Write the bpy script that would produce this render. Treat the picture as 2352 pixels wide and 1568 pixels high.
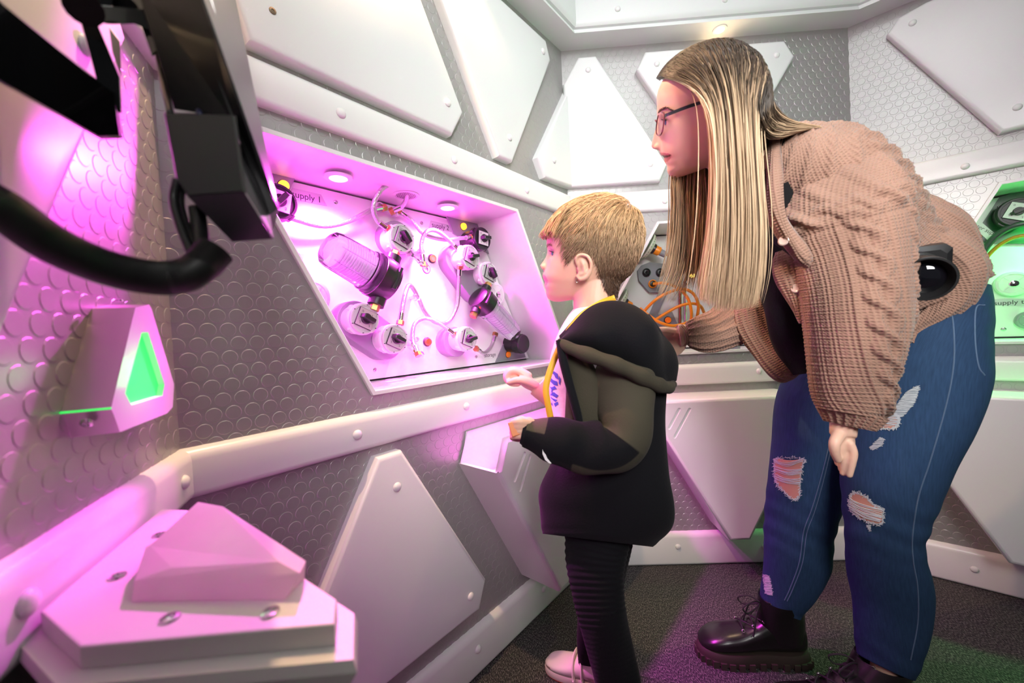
import bpy, bmesh, math, random
import numpy as np
from mathutils import Vector, Matrix
from mathutils.geometry import tessellate_polygon
random.seed(7); rng = np.random.default_rng(7)
PI = math.pi
SC = bpy.context.scene
COL = SC.collection
for _o in list(bpy.data.objects): bpy.data.objects.remove(_o)

# ------------------------------------------------------------------ camera
F_PX = 900.5; PITCH = 0.02288; ROLL = -0.05119; EYE = np.array([0.0, 0.0, 0.95])
_fw = np.array([0, math.cos(PITCH), -math.sin(PITCH)]); _r0 = np.array([1.0, 0, 0]); _u0 = np.cross(_r0, _fw)
RT = math.cos(ROLL)*_r0 + math.sin(ROLL)*_u0; UP = -math.sin(ROLL)*_r0 + math.cos(ROLL)*_u0; FW = _fw
cd = bpy.data.cameras.new('camera'); cam = bpy.data.objects.new('camera', cd); COL.objects.link(cam)
cd.sensor_fit = 'HORIZONTAL'; cd.sensor_width = 36.0; cd.lens = F_PX*36.0/2352.0
cd.clip_start = 0.01; cd.clip_end = 50
cam.matrix_world = Matrix(((RT[0], UP[0], -FW[0], EYE[0]), (RT[1], UP[1], -FW[1], EYE[1]), (RT[2], UP[2], -FW[2], EYE[2]), (0, 0, 0, 1)))
cd.dof.use_dof = True; cd.dof.focus_distance = 1.05; cd.dof.aperture_fstop = 3.2
SC.camera = cam
# ------------------------------------------------------------------ view, world
SC.view_settings.view_transform = 'Standard'; SC.view_settings.look = 'None'
SC.view_settings.gamma = 1.0; SC.view_settings.use_curve_mapping = False
SC.view_settings.exposure = 0.0
wd = bpy.data.worlds.new('world'); SC.world = wd; wd.use_nodes = True
wd.node_tree.nodes['Background'].inputs[0].default_value = (0.9, 0.95, 1.0, 1)
wd.node_tree.nodes['Background'].inputs[1].default_value = 0.05
# ------------------------------------------------------------------ lights of the room and added fill
def area(name, loc, target, size, power, col, spread=None):
    l = bpy.data.lights.new(name, 'AREA'); l.shape = 'RECTANGLE'; l.size, l.size_y = size; l.energy = power; l.color = col
    if spread: l.spread = spread
    o = bpy.data.objects.new(name, l); COL.objects.link(o); o.location = loc
    o.rotation_euler = (Vector(target)-Vector(loc)).to_track_quat('-Z', 'Y').to_euler(); return o
def spot(name, loc, target, power, col, angle=80, blend=.6, rad=.02):
    l = bpy.data.lights.new(name, 'SPOT'); l.energy = power; l.color = col; l.spot_size = math.radians(angle); l.spot_blend = blend; l.shadow_soft_size = rad
    o = bpy.data.objects.new(name, l); COL.objects.link(o); o.location = loc
    o.rotation_euler = (Vector(target)-Vector(loc)).to_track_quat('-Z', 'Y').to_euler(); return o
area('ceiling_bounce_light', (0.34, -0.20, 2.40), (0.22, 1.40, 1.74), (0.6, 0.6), 7.4, (0.93, 0.98, 1.0), math.radians(95))
area('ceiling_soft_light', (0.75, 0.5, 2.455), (0.80, 0.6, 0), (0.8, 0.8), 6.5, (0.95, 0.98, 1.0))
area('camera_fill_light', (0.34, -0.60, 1.55), (0.52, 1.0, 1.20), (0.5, 0.5), 8.0, (1.0, 0.98, 0.95), math.radians(78))  # unseen fill added beside the camera, brightens the people and middle heights

# ------------------------------------------------------------------ pixel helpers (photo frame 2352 x 1568)
def ray(px, py): return FW + RT*(px-1176)/F_PX + UP*(784-py)/F_PX
def at(px, py, dep): return EYE + ray(px, py)*dep            # point at a given distance along the view axis
def aty(px, py, y):
    v = ray(px, py); return EYE + v*(y/v[1])
# wall frames: X along the wall (right as seen from inside), Y into the wall, Z up
FR = {'left': ((-0.54, 0.6244), (-0.3696, 0.9292), 1.0), 'front': ((-0.54, 0.6244), (0.6462, 0.7632), 1.2204),
      'back': ((0.2486, 1.5557), (0.9991, -0.0436), 1.0822), 'right': ((1.3298, 1.5086), (0.7619, -0.6477), 1.2204)}
def wmat(w):
    o, x, _ = FR[w]; n = math.hypot(*x); x = (x[0]/n, x[1]/n)
    return Matrix(((x[0], -x[1], 0, o[0]), (x[1], x[0], 0, o[1]), (0, 0, 1, 0), (0, 0, 0, 1)))
WM = {w: wmat(w) for w in FR}
def on(w, px, py, d=0.0):
    """wall-local (s, z) of a pixel on the plane d in front of the wall"""
    o, x, _ = FR[w]; x = np.array(x); n = np.array([-x[1], x[0]]); p0 = np.array(o) - n*d
    v = ray(px, py); t = (n@p0)/(n@v[:2]); X = v*t
    return float((X[:2]-p0)@x), float(X[2]+EYE[2])

# ------------------------------------------------------------------ materials
MAT = {}
def mat(name, col, rough=.5, metal=0.0, **k):
    if name in MAT: return MAT[name]
    m = bpy.data.materials.new(name); m.use_nodes = True; nt = m.node_tree; b = nt.nodes['Principled BSDF']
    b.inputs['Base Color'].default_value = (*col, 1); b.inputs['Roughness'].default_value = rough; b.inputs['Metallic'].default_value = metal
    if 'emit' in k:
        b.inputs['Emission Color'].default_value = (*k['emit'], 1); b.inputs['Emission Strength'].default_value = k.get('es', 1)
    if 'trans' in k: b.inputs['Transmission Weight'].default_value = k['trans']; b.inputs['IOR'].default_value = k.get('ior', 1.45)
    if 'sss' in k:
        b.inputs['Subsurface Weight'].default_value = k['sss']; b.inputs['Subsurface Radius'].default_value = k.get('sssr', (1, .35, .2)); b.inputs['Subsurface Scale'].default_value = k.get('ssss', .006)
    if 'spec' in k: b.inputs['Specular IOR Level'].default_value = k['spec']
    if 'coat' in k: b.inputs['Coat Weight'].default_value = k['coat']
    if 'sheen' in k: b.inputs['Sheen Weight'].default_value = k['sheen']
    if 'noise' in k:          # (scale, amount, bump)
        sc, am, bu = k['noise']; tc = nt.nodes.new('ShaderNodeTexCoord'); n = nt.nodes.new('ShaderNodeTexNoise')
        n.inputs['Scale'].default_value = sc; n.inputs['Detail'].default_value = 4
        nt.links.new(tc.outputs['Object'], n.inputs['Vector'])
        mx = nt.nodes.new('ShaderNodeMix'); mx.data_type = 'RGBA'
        mx.inputs[6].default_value = (*[max(0, c*(1-am)) for c in col], 1); mx.inputs[7].default_value = (*[min(1, c*(1+am)) for c in col], 1)
        nt.links.new(n.outputs['Fac'], mx.inputs[0]); nt.links.new(mx.outputs[2], b.inputs['Base Color'])
        if bu:
            bp = nt.nodes.new('ShaderNodeBump'); bp.inputs['Strength'].default_value = bu; bp.inputs['Distance'].default_value = .002
            nt.links.new(n.outputs['Fac'], bp.inputs['Height']); nt.links.new(bp.outputs['Normal'], b.inputs['Normal'])
    MAT[name] = m; return m
white = mat('white_panel', (.76, .77, .77), .32, noise=(6, .015, 0))
whitet = mat('white_trim', (.77, .78, .77), .30, noise=(5, .015, 0))
rubber = mat('grey_stud_rubber', (.40, .395, .385), .36, .40, noise=(90, .05, .05))
dark = mat('black_plastic', (.012, .012, .013), .38)
soffm = mat('soffit_white', (.72, .75, .74), .4)
steel = mat('brushed_steel', (.62, .62, .62), .25, 1.0)

# ------------------------------------------------------------------ mesh helpers
class MB:
    def __init__(s): s.v = []; s.f = []; s.uv = None
    def add(s, vs, fs):
        o = len(s.v); s.v += [tuple(map(float, p)) for p in vs]; s.f += [tuple(i+o for i in f) for f in fs]; return s
    def box(s, c, d):
        x, y, z = c; a, b, e = d[0]/2, d[1]/2, d[2]/2
        return s.add([(x+i*a, y+j*b, z+k*e) for i in (-1, 1) for j in (-1, 1) for k in (-1, 1)],
                     [(0, 1, 3, 2), (4, 6, 7, 5), (0, 4, 5, 1), (2, 3, 7, 6), (0, 2, 6, 4), (1, 5, 7, 3)])
    def rings(s, R, closed=True, cap=True):
        """skin a list of equal-length rings"""
        n = len(R[0]); vs = [p for r in R for p in r]; fs = []
        for i in range(len(R)-1):
            for j in range(n if closed else n-1):
                k = (j+1) % n; fs.append((i*n+j, i*n+k, (i+1)*n+k, (i+1)*n+j))
        if cap: fs += [tuple(range(n))[::-1], tuple(range((len(R)-1)*n, len(R)*n))]
        return s.add(vs, fs)
    def tube(s, pts, r, n=10, cap=True, wob=None):
        pts = [np.array(p, float) for p in pts]; m = len(pts); rr = [r]*m if np.isscalar(r) else list(r)
        T = [pts[min(i+1, m-1)]-pts[max(i-1, 0)] for i in range(m)]; T = [t/(np.linalg.norm(t)+1e-12) for t in T]
        ref = np.array([0, 0, 1.0]) if abs(T[0][2]) < .9 else np.array([1.0, 0, 0]); N = np.cross(T[0], ref); N /= np.linalg.norm(N); R = []
        for i in range(m):
            N = N - T[i]*(N@T[i]); N /= np.linalg.norm(N); B = np.cross(T[i], N)
            R.append([pts[i]+rr[i]*(math.cos(a)*N+math.sin(a)*B) for a in [2*PI*k/n for k in range(n)]])
        return s.rings(R, True, cap)
    def lathe(s, prof, n=24, M=None):
        """profile (r, h) revolved about +Z, then matrix M"""
        R = [[(r*math.cos(2*PI*k/n), r*math.sin(2*PI*k/n), h) for k in range(n)] for r, h in prof]
        if M is not None: R = [[tuple(M @ Vector(p)) for p in r] for r in R]
        return s.rings(R, True, True)
    def prism(s, poly, y0, y1, bev=0.0, seg=3):
        """polygon in (x,z) extruded from y0 (back) to y1 (front); front edge rounded by bev"""
        if area2(poly) < 0: poly = poly[::-1]
        sg = 1 if y1 > y0 else -1; R = [[(x, y0, z) for x, z in poly]]
        if bev > 0:
            for i in range(seg+1):
                a = PI/2*i/seg; q = inset(poly, bev*(1-math.cos(a))); R.append([(x, y1-sg*bev*(1-math.sin(a)), z) for x, z in q])
        else: R.append([(x, y1, z) for x, z in poly])
        return s.rings(R)
    def build(s, name, m=None, parent=None, smooth=True, mw=None, angle=35, kind=None, label=None):
        me = bpy.data.meshes.new(name); me.from_pydata(s.v, [], s.f); me.update()
        bm = bmesh.new(); bm.from_mesh(me); bmesh.ops.recalc_face_normals(bm, faces=bm.faces); bm.to_mesh(me); bm.free()
        if smooth:
            me.polygons.foreach_set('use_smooth', [True]*len(me.polygons))
            if angle: me.set_sharp_from_angle(angle=math.radians(angle))
        return link(name, me, m, parent, mw, kind, label)
def link(name, me, m=None, parent=None, mw=None, kind=None, label=None):
    o = bpy.data.objects.new(name, me); COL.objects.link(o)
    if m is not None: me.materials.append(m)
    if parent is not None: o.parent = parent
    if mw is not None: o.matrix_world = mw if parent is None else mw
    if kind: o['kind'] = kind
    if label: o['label'] = label
    return o
def area2(p): return sum(p[i][0]*p[(i+1) % len(p)][1]-p[(i+1) % len(p)][0]*p[i][1] for i in range(len(p)))/2
def inset(p, d):
    n = len(p); out = []
    for i in range(n):
        a, b, c = (np.array(p[(i+k) % n], float) for k in (-1, 0, 1))
        e1 = (b-a)/np.linalg.norm(b-a); e2 = (c-b)/np.linalg.norm(c-b); n1 = np.array([-e1[1], e1[0]]); n2 = np.array([-e2[1], e2[0]])
        k = (n1+n2)/(1+n1@n2); out.append(tuple(b+k*d))
    return out
def inside(p, poly):
    x, y = p; r = False; n = len(poly)
    for i in range(n):
        x1, y1 = poly[i]; x2, y2 = poly[i-1]
        if (y1 > y) != (y2 > y) and x < (x2-x1)*(y-y1)/(y2-y1)+x1: r = not r
    return r
def empty(name, label, cat, group=None, mw=None, loc=None):
    o = bpy.data.objects.new(name, None); COL.objects.link(o); o.empty_display_size = .02
    if mw is not None: o.matrix_world = mw
    if loc is not None: o.location = loc
    return tag(o, label, cat, group)
def tag(o, label, cat, group=None):
    o['label'] = label; o['category'] = cat
    if group: o['group'] = group
    return o
def struct(o): o['kind'] = 'structure'; return o
def spline(pts, n=40):
    """Catmull-Rom through points"""
    P = [np.array(p, float) for p in pts]; P = [2*P[0]-P[1]]+P+[2*P[-1]-P[-2]]; out = []; m = len(P)-3
    for i in range(n):
        t = i*m/(n-1); k = min(int(t), m-1); u = t-k; a, b, c, d = P[k:k+4]
        out.append(.5*((2*b)+(c-a)*u+(2*a-5*b+4*c-d)*u*u+(3*b-a-3*c+d)*u**3))
    return out
def T(s, y, z): return Matrix.Translation((s, y, z))
RY = Matrix.Rotation(PI/2, 4, 'X')     # +Z -> -Y (out of the wall into the room)
dome_me = None
def dome(name, w, s, d, z, parent, r=.0105, m=None):
    """round rivet head standing on a surface d in front of wall w"""
    prof = [(r, 0), (r, .001), (r*.9, .0035), (r*.68, .0055), (r*.38, .0068), (.0004, .0072)]
    return MB().lathe(prof, 20, T(s, -d, z) @ RY).build(name, m or whitet, parent, angle=None)

# ================================================================== SETTING
Z = dict(base=.131, w0=.710, w1=.791, u0=1.39, u1=1.473, c=2.036)
NICHE = {'front': [(.336, .825), (1.176, .825), (.890, 1.354), (.072, 1.352)],
         'back': [(.03, .83), (1.052, .83), (.741, 1.352), (.341, 1.352)],
         'right': [(.09, .83), (.884, .83), (1.15, 1.354), (.354, 1.354)]}
PANELS = {'front': [[(.1266, 1.487), (.6008, 1.487), (.6459, 1.563), (.416, 1.989), (.06, 1.989), (.03, 1.85)],
                    [(.7856, 1.488), (.8518, 1.489), (1.1004, 1.9256), (1.0756, 1.988), (.56, 1.988), (.535, 1.93)],
                    [(.326, .690), (.390, .690), (.637, .2584), (.6073, .188), (.108, .188), (.078, .258)]],
          'back': [[(.316, 1.99), (.8301, 1.99), (.8661, 1.928), (.618, 1.535), (.595, 1.503), (.545, 1.503), (.522, 1.535), (.2805, 1.926)],
                   [(.0612, 1.99), (.129, 1.99), (.3795, 1.5601), (.3508, 1.4995), (.0, 1.4995), (.0, 1.8926)]],
          'right': [[(.2018, 2.0), (.134, 1.985), (.1031, 1.9425), (.3556, 1.503), (.56, 1.507), (.80, 1.9425), (.77, 1.985), (.70, 2.0)]],
          'left': [[(-.155, 1.32), (-.17, 1.355), (-.62, 1.355), (-.66, 1.32), (-.42, .88), (-.40, .862), (-.43, .862)][:6] + [(-.43, .862)]]}
PANELS['left'] = [[(-.150, 1.335), (-.168, 1.362), (-.64, 1.362), (-.665, 1.32), (-.44, .905), (-.405, .905)]]
_wing = [on('front', *p, .03) for p in [(1293, 192), (1238, 360), (1254, 406.5), (1309, 428.5)]]
WING = [(1.2204, _wing[0][1]), _wing[1], _wing[2], (1.2204, 1.4995)]
# floor
def carpet():
    m = bpy.data.materials.new('speckled_grey_carpet'); m.use_nodes = True; nt = m.node_tree; b = nt.nodes['Principled BSDF']
    tc = nt.nodes.new('ShaderNodeTexCoord'); mp = nt.nodes.new('ShaderNodeMapping'); mp.inputs['Scale'].default_value = (430, 160, 1); mp.inputs['Rotation'].default_value = (0, 0, .9)
    n = nt.nodes.new('ShaderNodeTexNoise'); n.inputs['Scale'].default_value = 1.0; n.inputs['Detail'].default_value = 2
    r = nt.nodes.new('ShaderNodeValToRGB'); r.color_ramp.elements[0].position = .38; r.color_ramp.elements[0].color = (.018, .019, .02, 1)
    r.color_ramp.elements[1].position = .68; r.color_ramp.elements[1].color = (.17, .16, .15, 1)
    e = r.color_ramp.elements.new(.52); e.color = (.05, .05, .05, 1)
    bp = nt.nodes.new('ShaderNodeBump'); bp.inputs['Strength'].default_value = .6; bp.inputs['Distance'].default_value = .003
    L = nt.links.new; L(tc.outputs['Object'], mp.inputs[0]); L(mp.outputs[0], n.inputs['Vector']); L(n.outputs['Fac'], r.inputs[0]); L(r.outputs[0], b.inputs['Base Color'])
    L(n.outputs['Fac'], bp.inputs['Height']); L(bp.outputs[0], b.inputs['Normal']); b.inputs['Roughness'].default_value = .95; b.inputs['Specular IOR Level'].default_value = .15
    return m
struct(MB().box((.4, .3, -.05), (4.2, 3.6, .1)).build('floor', carpet(), smooth=False))
struct(MB().box((.4, .3, 2.5), (4.2, 3.6, .06)).build('ceiling', mat('ceiling_white', (.82, .83, .83), .6), smooth=False))

def wall(name, w, s0, s1, zt=2.47):
    """wall sheet with its niche cut out; returned with the studded relief as a part"""
    outer = [(s0, 0), (s1, 0), (s1, zt), (s0, zt)]; polys = [outer]
    if w in NICHE: polys.append(NICHE[w])
    flat = [p for q in polys for p in q]
    tri = tessellate_polygon([[Vector((x, z, 0)) for x, z in q] for q in polys])
    b = MB(); b.add([(x, 0, z) for x, z in flat], [tuple(t) for t in tri])
    b.add([(x, .04, z) for x, z in flat], [tuple(t) for t in tri])
    o = struct(b.build(name, rubber, smooth=False, mw=WM[w]))
    # studs
    px, pz, r, h = .0285, .0240, .0123, .0005; n = 14; vs = []; fs = []
    excl = PANELS.get(w, []) + ([WING] if w == 'front' else [])
    ex = []
    for q in excl:
        if area2(q) < 0: q = q[::-1]
        ex.append(inset(q, .014))
    nic = None
    if w in NICHE:
        q = NICHE[w]; q = q if area2(q) > 0 else q[::-1]; nic = inset(q, -.006)
    ca = [(math.cos(2*PI*k/n), math.sin(2*PI*k/n)) for k in range(n)]
    row = 0; z = .14
    while z < Z['c']-.004:
        s = max(s0, -.47)+(px/2 if row % 2 else 0)+.004
        while s < min(s1, .85 if w == 'right' else 9)-.008:
            ok = not (Z['w0']-.002+r < z < Z['w1']-r+.004 or Z['u0']+r < z < Z['u1']-r)
            if ok and nic and (inside((s, z), nic)): ok = False
            if ok:
                for q in ex:
                    if inside((s, z), q): ok = False; break
            if ok:
                k0 = len(vs)
                vs += [(s+r*a, 0, z+r*c) for a, c in ca]+[(s+(r-.0009)*a, -h, z+(r-.0009)*c) for a, c in ca]
                fs += [(k0+j, k0+(j+1) % n, k0+n+(j+1) % n, k0+n+j) for j in range(n)]+[tuple(range(k0+n, k0+2*n))]
            s += px
        z += pz; row += 1
    MB().add(vs, fs).build('stud_relief', rubber, o, smooth=False, kind='stuff')
    return o
wall('wall_left', 'left', -1.0, 0)
wall('wall_front', 'front', 0, 1.2204)
wall('wall_back', 'back', 0, 1.0822)
wall('wall_right', 'right', 0, 1.2204)

# horizontal rails, mitred at the corners, rounded along both front edges
def rail(name, w, z0, z1, t, rivets, bev=.012, s0=None, s1=None, topbev=None):
    L = FR[w][2]; s0 = (-1.0 if w == 'left' else 0) if s0 is None else s0; s1 = (0 if w == 'left' else L) if s1 is None else s1
    tb = topbev or bev
    prof = [(0, z0)] + [(t-bev*(1-math.sin(a)), z0+bev*(1-math.cos(a))) for a in [PI/2*i/4 for i in range(5)]] + \
           [(t-tb*(1-math.cos(a)), z1-tb*(1-math.sin(a))) for a in [PI/2*i/4 for i in range(5)]] + [(0, z1)]
    # mitre: the rail shortens by d*tan(half turn) at inner corners
    tl = {'left': 0, 'front': math.tan(math.radians(61.95/2)), 'back': math.tan(math.radians(52.24/2)), 'right': math.tan(math.radians(37.87/2))}[w]
    tr = {'left': tlr('front'), 'front': tlr('back'), 'back': tlr('right'), 'right': 0}[w]
    R = [[(s0+d*tl, -d, z) for d, z in prof], [(s1-d*tr, -d, z) for d, z in prof]]
    o = struct(MB().rings(R).build(name, whitet, mw=WM[w], angle=40))
    for s, z in rivets: dome('rivet', w, s, t, z, o)
    return o
def tlr(w): return math.tan(math.radians({'front': 61.95, 'back': 52.24, 'right': 37.87}[w]/2))
BT = .018
def rv(w, pts, d): return [on(w, x, y, d) for x, y in pts]
rail('trim_1', 'left', Z['u0'], Z['u1'], BT, [(-.30, 1.43), (-.02, 1.43)])
rail('trim_2', 'front', Z['u0'], Z['u1'], BT, rv('front', [(783, 260), (1043, 367), (1210, 437)], BT))
rail('trim_3', 'back', Z['u0'], Z['u1'], BT, rv('back', [(1527, 462)], BT)+[(.62, 1.43), (.9, 1.43)])
rail('trim_4', 'right', Z['u0'], Z['u1'], BT, rv('right', [(2217, 382)], BT)+[(.7, 1.43)])
rail('trim_5', 'left', Z['w0'], Z['w1'], BT, rv('left', [(60, 1385), (423, 1107)], BT), topbev=.02)
rail('trim_6', 'front', Z['w0'], Z['w1'], BT, rv('front', [(821, 998), (1071, 933)], BT)+[(.95, .75)], topbev=.02)
rail('trim_7', 'back', Z['w0'], Z['w1'], BT, rv('back', [(1545, 857), (1743, 852)], BT)+[(.95, .75)], topbev=.02)
rail('trim_8', 'right', Z['w0'], Z['w1'], BT, [(.12, .75), (.62, .75)], topbev=.02)
rail('baseboard_left', 'left', 0, Z['base'], BT, [(-.2, .065)], topbev=.022)
rail('baseboard_front', 'front', 0, Z['base'], BT, rv('front', [(1098, 1490), (1249, 1352)], BT), topbev=.022)
rail('baseboard_back', 'back', 0, Z['base'], BT, rv('back', [(1557, 1255), (1755, 1255), (1957, 1252)], BT), topbev=.022)
rail('baseboard_right', 'right', 0, Z['base'], BT, rv('right', [(2238, 1307)], BT)+[(.6, .065)], topbev=.022)

# ceiling cornice: soffit with a round-edged fascia above, one length per wall
def cornice(n, w, s0, s1):
    tl = 0 if w == 'left' else tlr(w); tr = {'left': tlr('front'), 'front': tlr('back'), 'back': tlr('right'), 'right': 0}[w]
    W = .088; c = Z['c']
    prof = [(0, c), (W, c), (W, c+.006), (W-.005, c+.008), (W-.005, c+.016)] + [(W+.012-.014*math.cos(a), c+.03-.014*math.sin(a)) for a in [PI/2*i/4 for i in range(5)]][::-1][:0] + [(W+.004, c+.018), (W+.010, c+.026), (W+.012, c+.036), (W+.012, c+.42), (0, c+.42)]
    R = [[(s0+d*tl, -d, z) for d, z in prof], [(s1-d*tr, -d, z) for d, z in prof]]
    return struct(MB().rings(R).build('trim_%d' % n, soffm, mw=WM[w], angle=40))
cn = {w: cornice(9+i, w, -1.0 if w == 'left' else 0, 0 if w == 'left' else FR[w][2]) for i, w in enumerate(('left', 'front', 'back', 'right'))}
s_, z_ = .56, 2.12
dome('rivet', 'back', .58, .10, 2.10, cn['back']); dome('rivet', 'back', .2, .10, 2.10, cn['back'])

# ------------------------------------------------------------------ wall panels
def panel(label, w, poly, rivets, t=.03, hole=None, group='white wall panels'):
    cx = sum(p[0] for p in poly)/len(poly); cz = sum(p[1] for p in poly)/len(poly)
    if area2(poly) < 0: poly = poly[::-1]
    M = WM[w] @ T(cx, 0, cz)
    e = empty('wall_panel', label, 'panel', None, M)
    b = MB().prism([(x-cx, z-cz) for x, z in poly], 0, -t, .011).build('board', white, e)
    for s, z in rivets:
        dome('rivet', w, s-cx, t, z-cz, e)
    if hole:
        MB().lathe([(.0062, 0), (.0062, .0012), (.003, .0016), (.0028, .0006), (.0004, .0006)], 14, T(hole[0]-cx, -t, hole[1]-cz) @ RY).build('bare_screw', mat('rusty_screw', (.16, .11, .07), .45, .7), e, label='bare screw where a rivet cap is missing')
    return e
def r3(w, *p): return [on(w, x, y, .03) for x, y in p]
panel('large white panel with a bare screw hole at its upper left, above the magenta niche', 'front', PANELS['front'][0], r3('front', (1028, 236)), hole=on('front', 626, 25, .03))
panel('narrow white panel tapering downwards, second from the corner above the magenta niche', 'front', PANELS['front'][1], r3('front', (1170.5, 316), (1247, 118)))
panel('low white kite panel under the waist rail beside the crystal plinth', 'front', PANELS['front'][2], r3('front', (912, 1118), (1081, 1369)))
panel('slim white wing panel folding round the wall corner left of its large neighbour', 'front', WING, r3('front', (1272.5, 368)))
panel('white panel behind the long haired person, its top near the ceiling downlight', 'back', PANELS['back'][0], r3('back', (1508.6, 147), (1784, 127)))
panel('tall white panel in the corner, flaring downwards in front of the face with glasses', 'back', PANELS['back'][1], r3('back', (1351, 160.6), (1494, 377)))
panel('white panel high on the right wall above the green niche', 'right', PANELS['right'][0], r3('right', (2096, 52.5), (2337, 246)))
panel('white panel on the left wall behind the black monitor arm, lit magenta', 'left', PANELS['left'][0], [on('left', 195, 105, .03)])

# ------------------------------------------------------------------ bins under the waist rail
BIN = [(.289, .680), (.763, .680), (.800, .600), (.575, .165), (.500, .165), (.256, .600)]
def slot(b, s0, z0, s1, z1, d, r=.006):
    ang = math.atan2(z1-z0, s1-s0); pts = []
    for k in range(9): a = ang+PI/2+PI*k/8; pts.append((s0+r*math.cos(a), z0+r*math.sin(a)))
    for k in range(9): a = ang-PI/2+PI*k/8; pts.append((s1+r*math.cos(a), z1+r*math.sin(a)))
    return pts
def wall_bin(label, w, off, D, slots, opening=False):
    P = [(s+off, z) for s, z in BIN]; P = P if area2(P) > 0 else P[::-1]
    cx = .53+off; e = empty('wall_bin', label, 'bin', None, WM[w] @ T(cx, 0, 0)); P = [(s-cx, z) for s, z in P]
    sl = [slot(None, a-cx, b, c-cx, d, D) for a, b, c, d in slots]
    # front plate with slots cut through its skin (recessed floor behind)
    bv = .012; q = inset(P, bv); b = MB()
    polys = [q]+[p for p in sl]; flat = [p for g in polys for p in g]
    tri = tessellate_polygon([[Vector((x, z, 0)) for x, z in g] for g in polys]); b.add([(x, -D, z) for x, z in flat], [tuple(t) for t in tri])
    R = [[(x, 0, z) for x, z in P]]
    for i in range(5):
        a = PI/2*i/4; g = inset(P, bv*(1-math.cos(a))); R.append([(x, -D+bv*(1-math.sin(a)), z) for x, z in g])
    if not opening:
        b.rings(R, True, False)
    else:
        n = len(P); ti = [i for i in range(n) if P[i][1] > .67 and P[(i+1) % n][1] > .67][0]
        keep = [j for j in range(n) if min(P[j][1], P[(j+1) % n][1]) < .59]
        for i in range(len(R)-1):
            for j in keep:
                k = (j+1) % n; b.add([R[i][j], R[i][k], R[i+1][k], R[i+1][j]], [(0, 1, 2, 3)])
    b.build('shell', white, e, angle=40)
    for p in sl:
        p = p if area2(p) > 0 else p[::-1]; g = MB(); n = len(p)
        g.rings([[(x, -D, z) for x, z in p], [(x, -D+.004, z) for x, z in inset(p, .0008)], [(x, -D+.0055, z) for x, z in inset(p, .0035)]], True, False)
        g.add([(x, -D+.0055, z) for x, z in inset(p, .0035)], [tuple(range(n))]); g.build('vent_slot', white, e)
    if opening:
        # open pocket: the whole top between the two side corners is open; back plate, floor and thick rim
        t = .012; top = .680; zc = .600; x0, x1 = sorted((P[ti][0], P[(ti+1) % n][0])); xl = min(p[0] for p in P); xr = max(p[0] for p in P); fl = .545
        g = MB(); y0 = -.002; y1 = -D+t
        L0, R0 = xl+t, xr-t; L1, R1 = xl+t+(zc-fl)*.56, xr-t-(zc-fl)*.56
        g.add([(L0, y0, zc), (x0, y0, top), (x1, y0, top), (R0, y0, zc), (R1, y0, fl), (L1, y0, fl)], [(0, 1, 2, 3, 4, 5)])
        g.add([(L0, y1, zc), (x0+t*.4, y1, top), (x1-t*.4, y1, top), (R0, y1, zc), (R1, y1, fl), (L1, y1, fl)], [(0, 1, 2, 3, 4, 5)])
        g.add([(L1, y0, fl), (R1, y0, fl), (R1, y1, fl), (L1, y1, fl)], [(0, 1, 2, 3)])
        g.add([(L0, y0, zc), (L0, y1, zc), (L1, y1, fl), (L1, y0, fl)], [(0, 1, 2, 3)]); g.add([(R0, y0, zc), (R0, y1, zc), (R1, y1, fl), (R1, y0, fl)], [(0, 1, 2, 3)])
        g.add([(xl, y0, zc), (xl, -D+.008, zc), (L0, y1, zc), (L0, y0, zc)], [(0, 1, 2, 3)]); g.add([(xr, y0, zc), (xr, -D+.008, zc), (R0, y1, zc), (R0, y0, zc)], [(0, 1, 2, 3)])
        for a, c in (((xl, zc), (x0, top)), ((x0, top), (x1, top)), ((x1, top), (xr, zc))):
            i0 = (L0, zc) if a[0] == xl else (a[0]+(t*.4 if a[0] == x0 else -t*.4), top); i1 = (R0, zc) if c[0] == xr else (c[0]+(t*.4 if c[0] == x0 else -t*.4), top)
            g.add([(a[0], -D+.012, a[1]), (c[0], -D+.012, c[1]), (i1[0], y1, i1[1]), (i0[0], y1, i0[1])], [(0, 1, 2, 3)])
            g.add([(a[0], y0-.006, a[1]), (c[0], y0-.006, c[1]), (i1[0], y0, i1[1]), (i0[0], y0, i0[1])], [(0, 1, 2, 3)])
        g.build('pocket', white, e, smooth=False, label='open pocket at the top of the bin')
    return e
def sl2(w, D, *p): return [(*on(w, a, b, D), *on(w, c, d, D)) for a, b, c, d in p]
DB = .15
wall_bin('white open topped bin under the magenta niche, right beside the child', 'front', .325, DB, sl2('front', DB, (1205, 1042, 1183, 1102), (1217, 1048, 1195, 1124)), True)
wall_bin('white wedge shaped bin with two slots on the back wall between the two people', 'back', 0, DB, sl2('back', DB, (1560, 940, 1537, 983), (1584, 940, 1550, 1003)))
wall_bin('white wedge shaped bin low on the right wall behind the blue jeans', 'right', -.17, DB, [])

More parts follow.
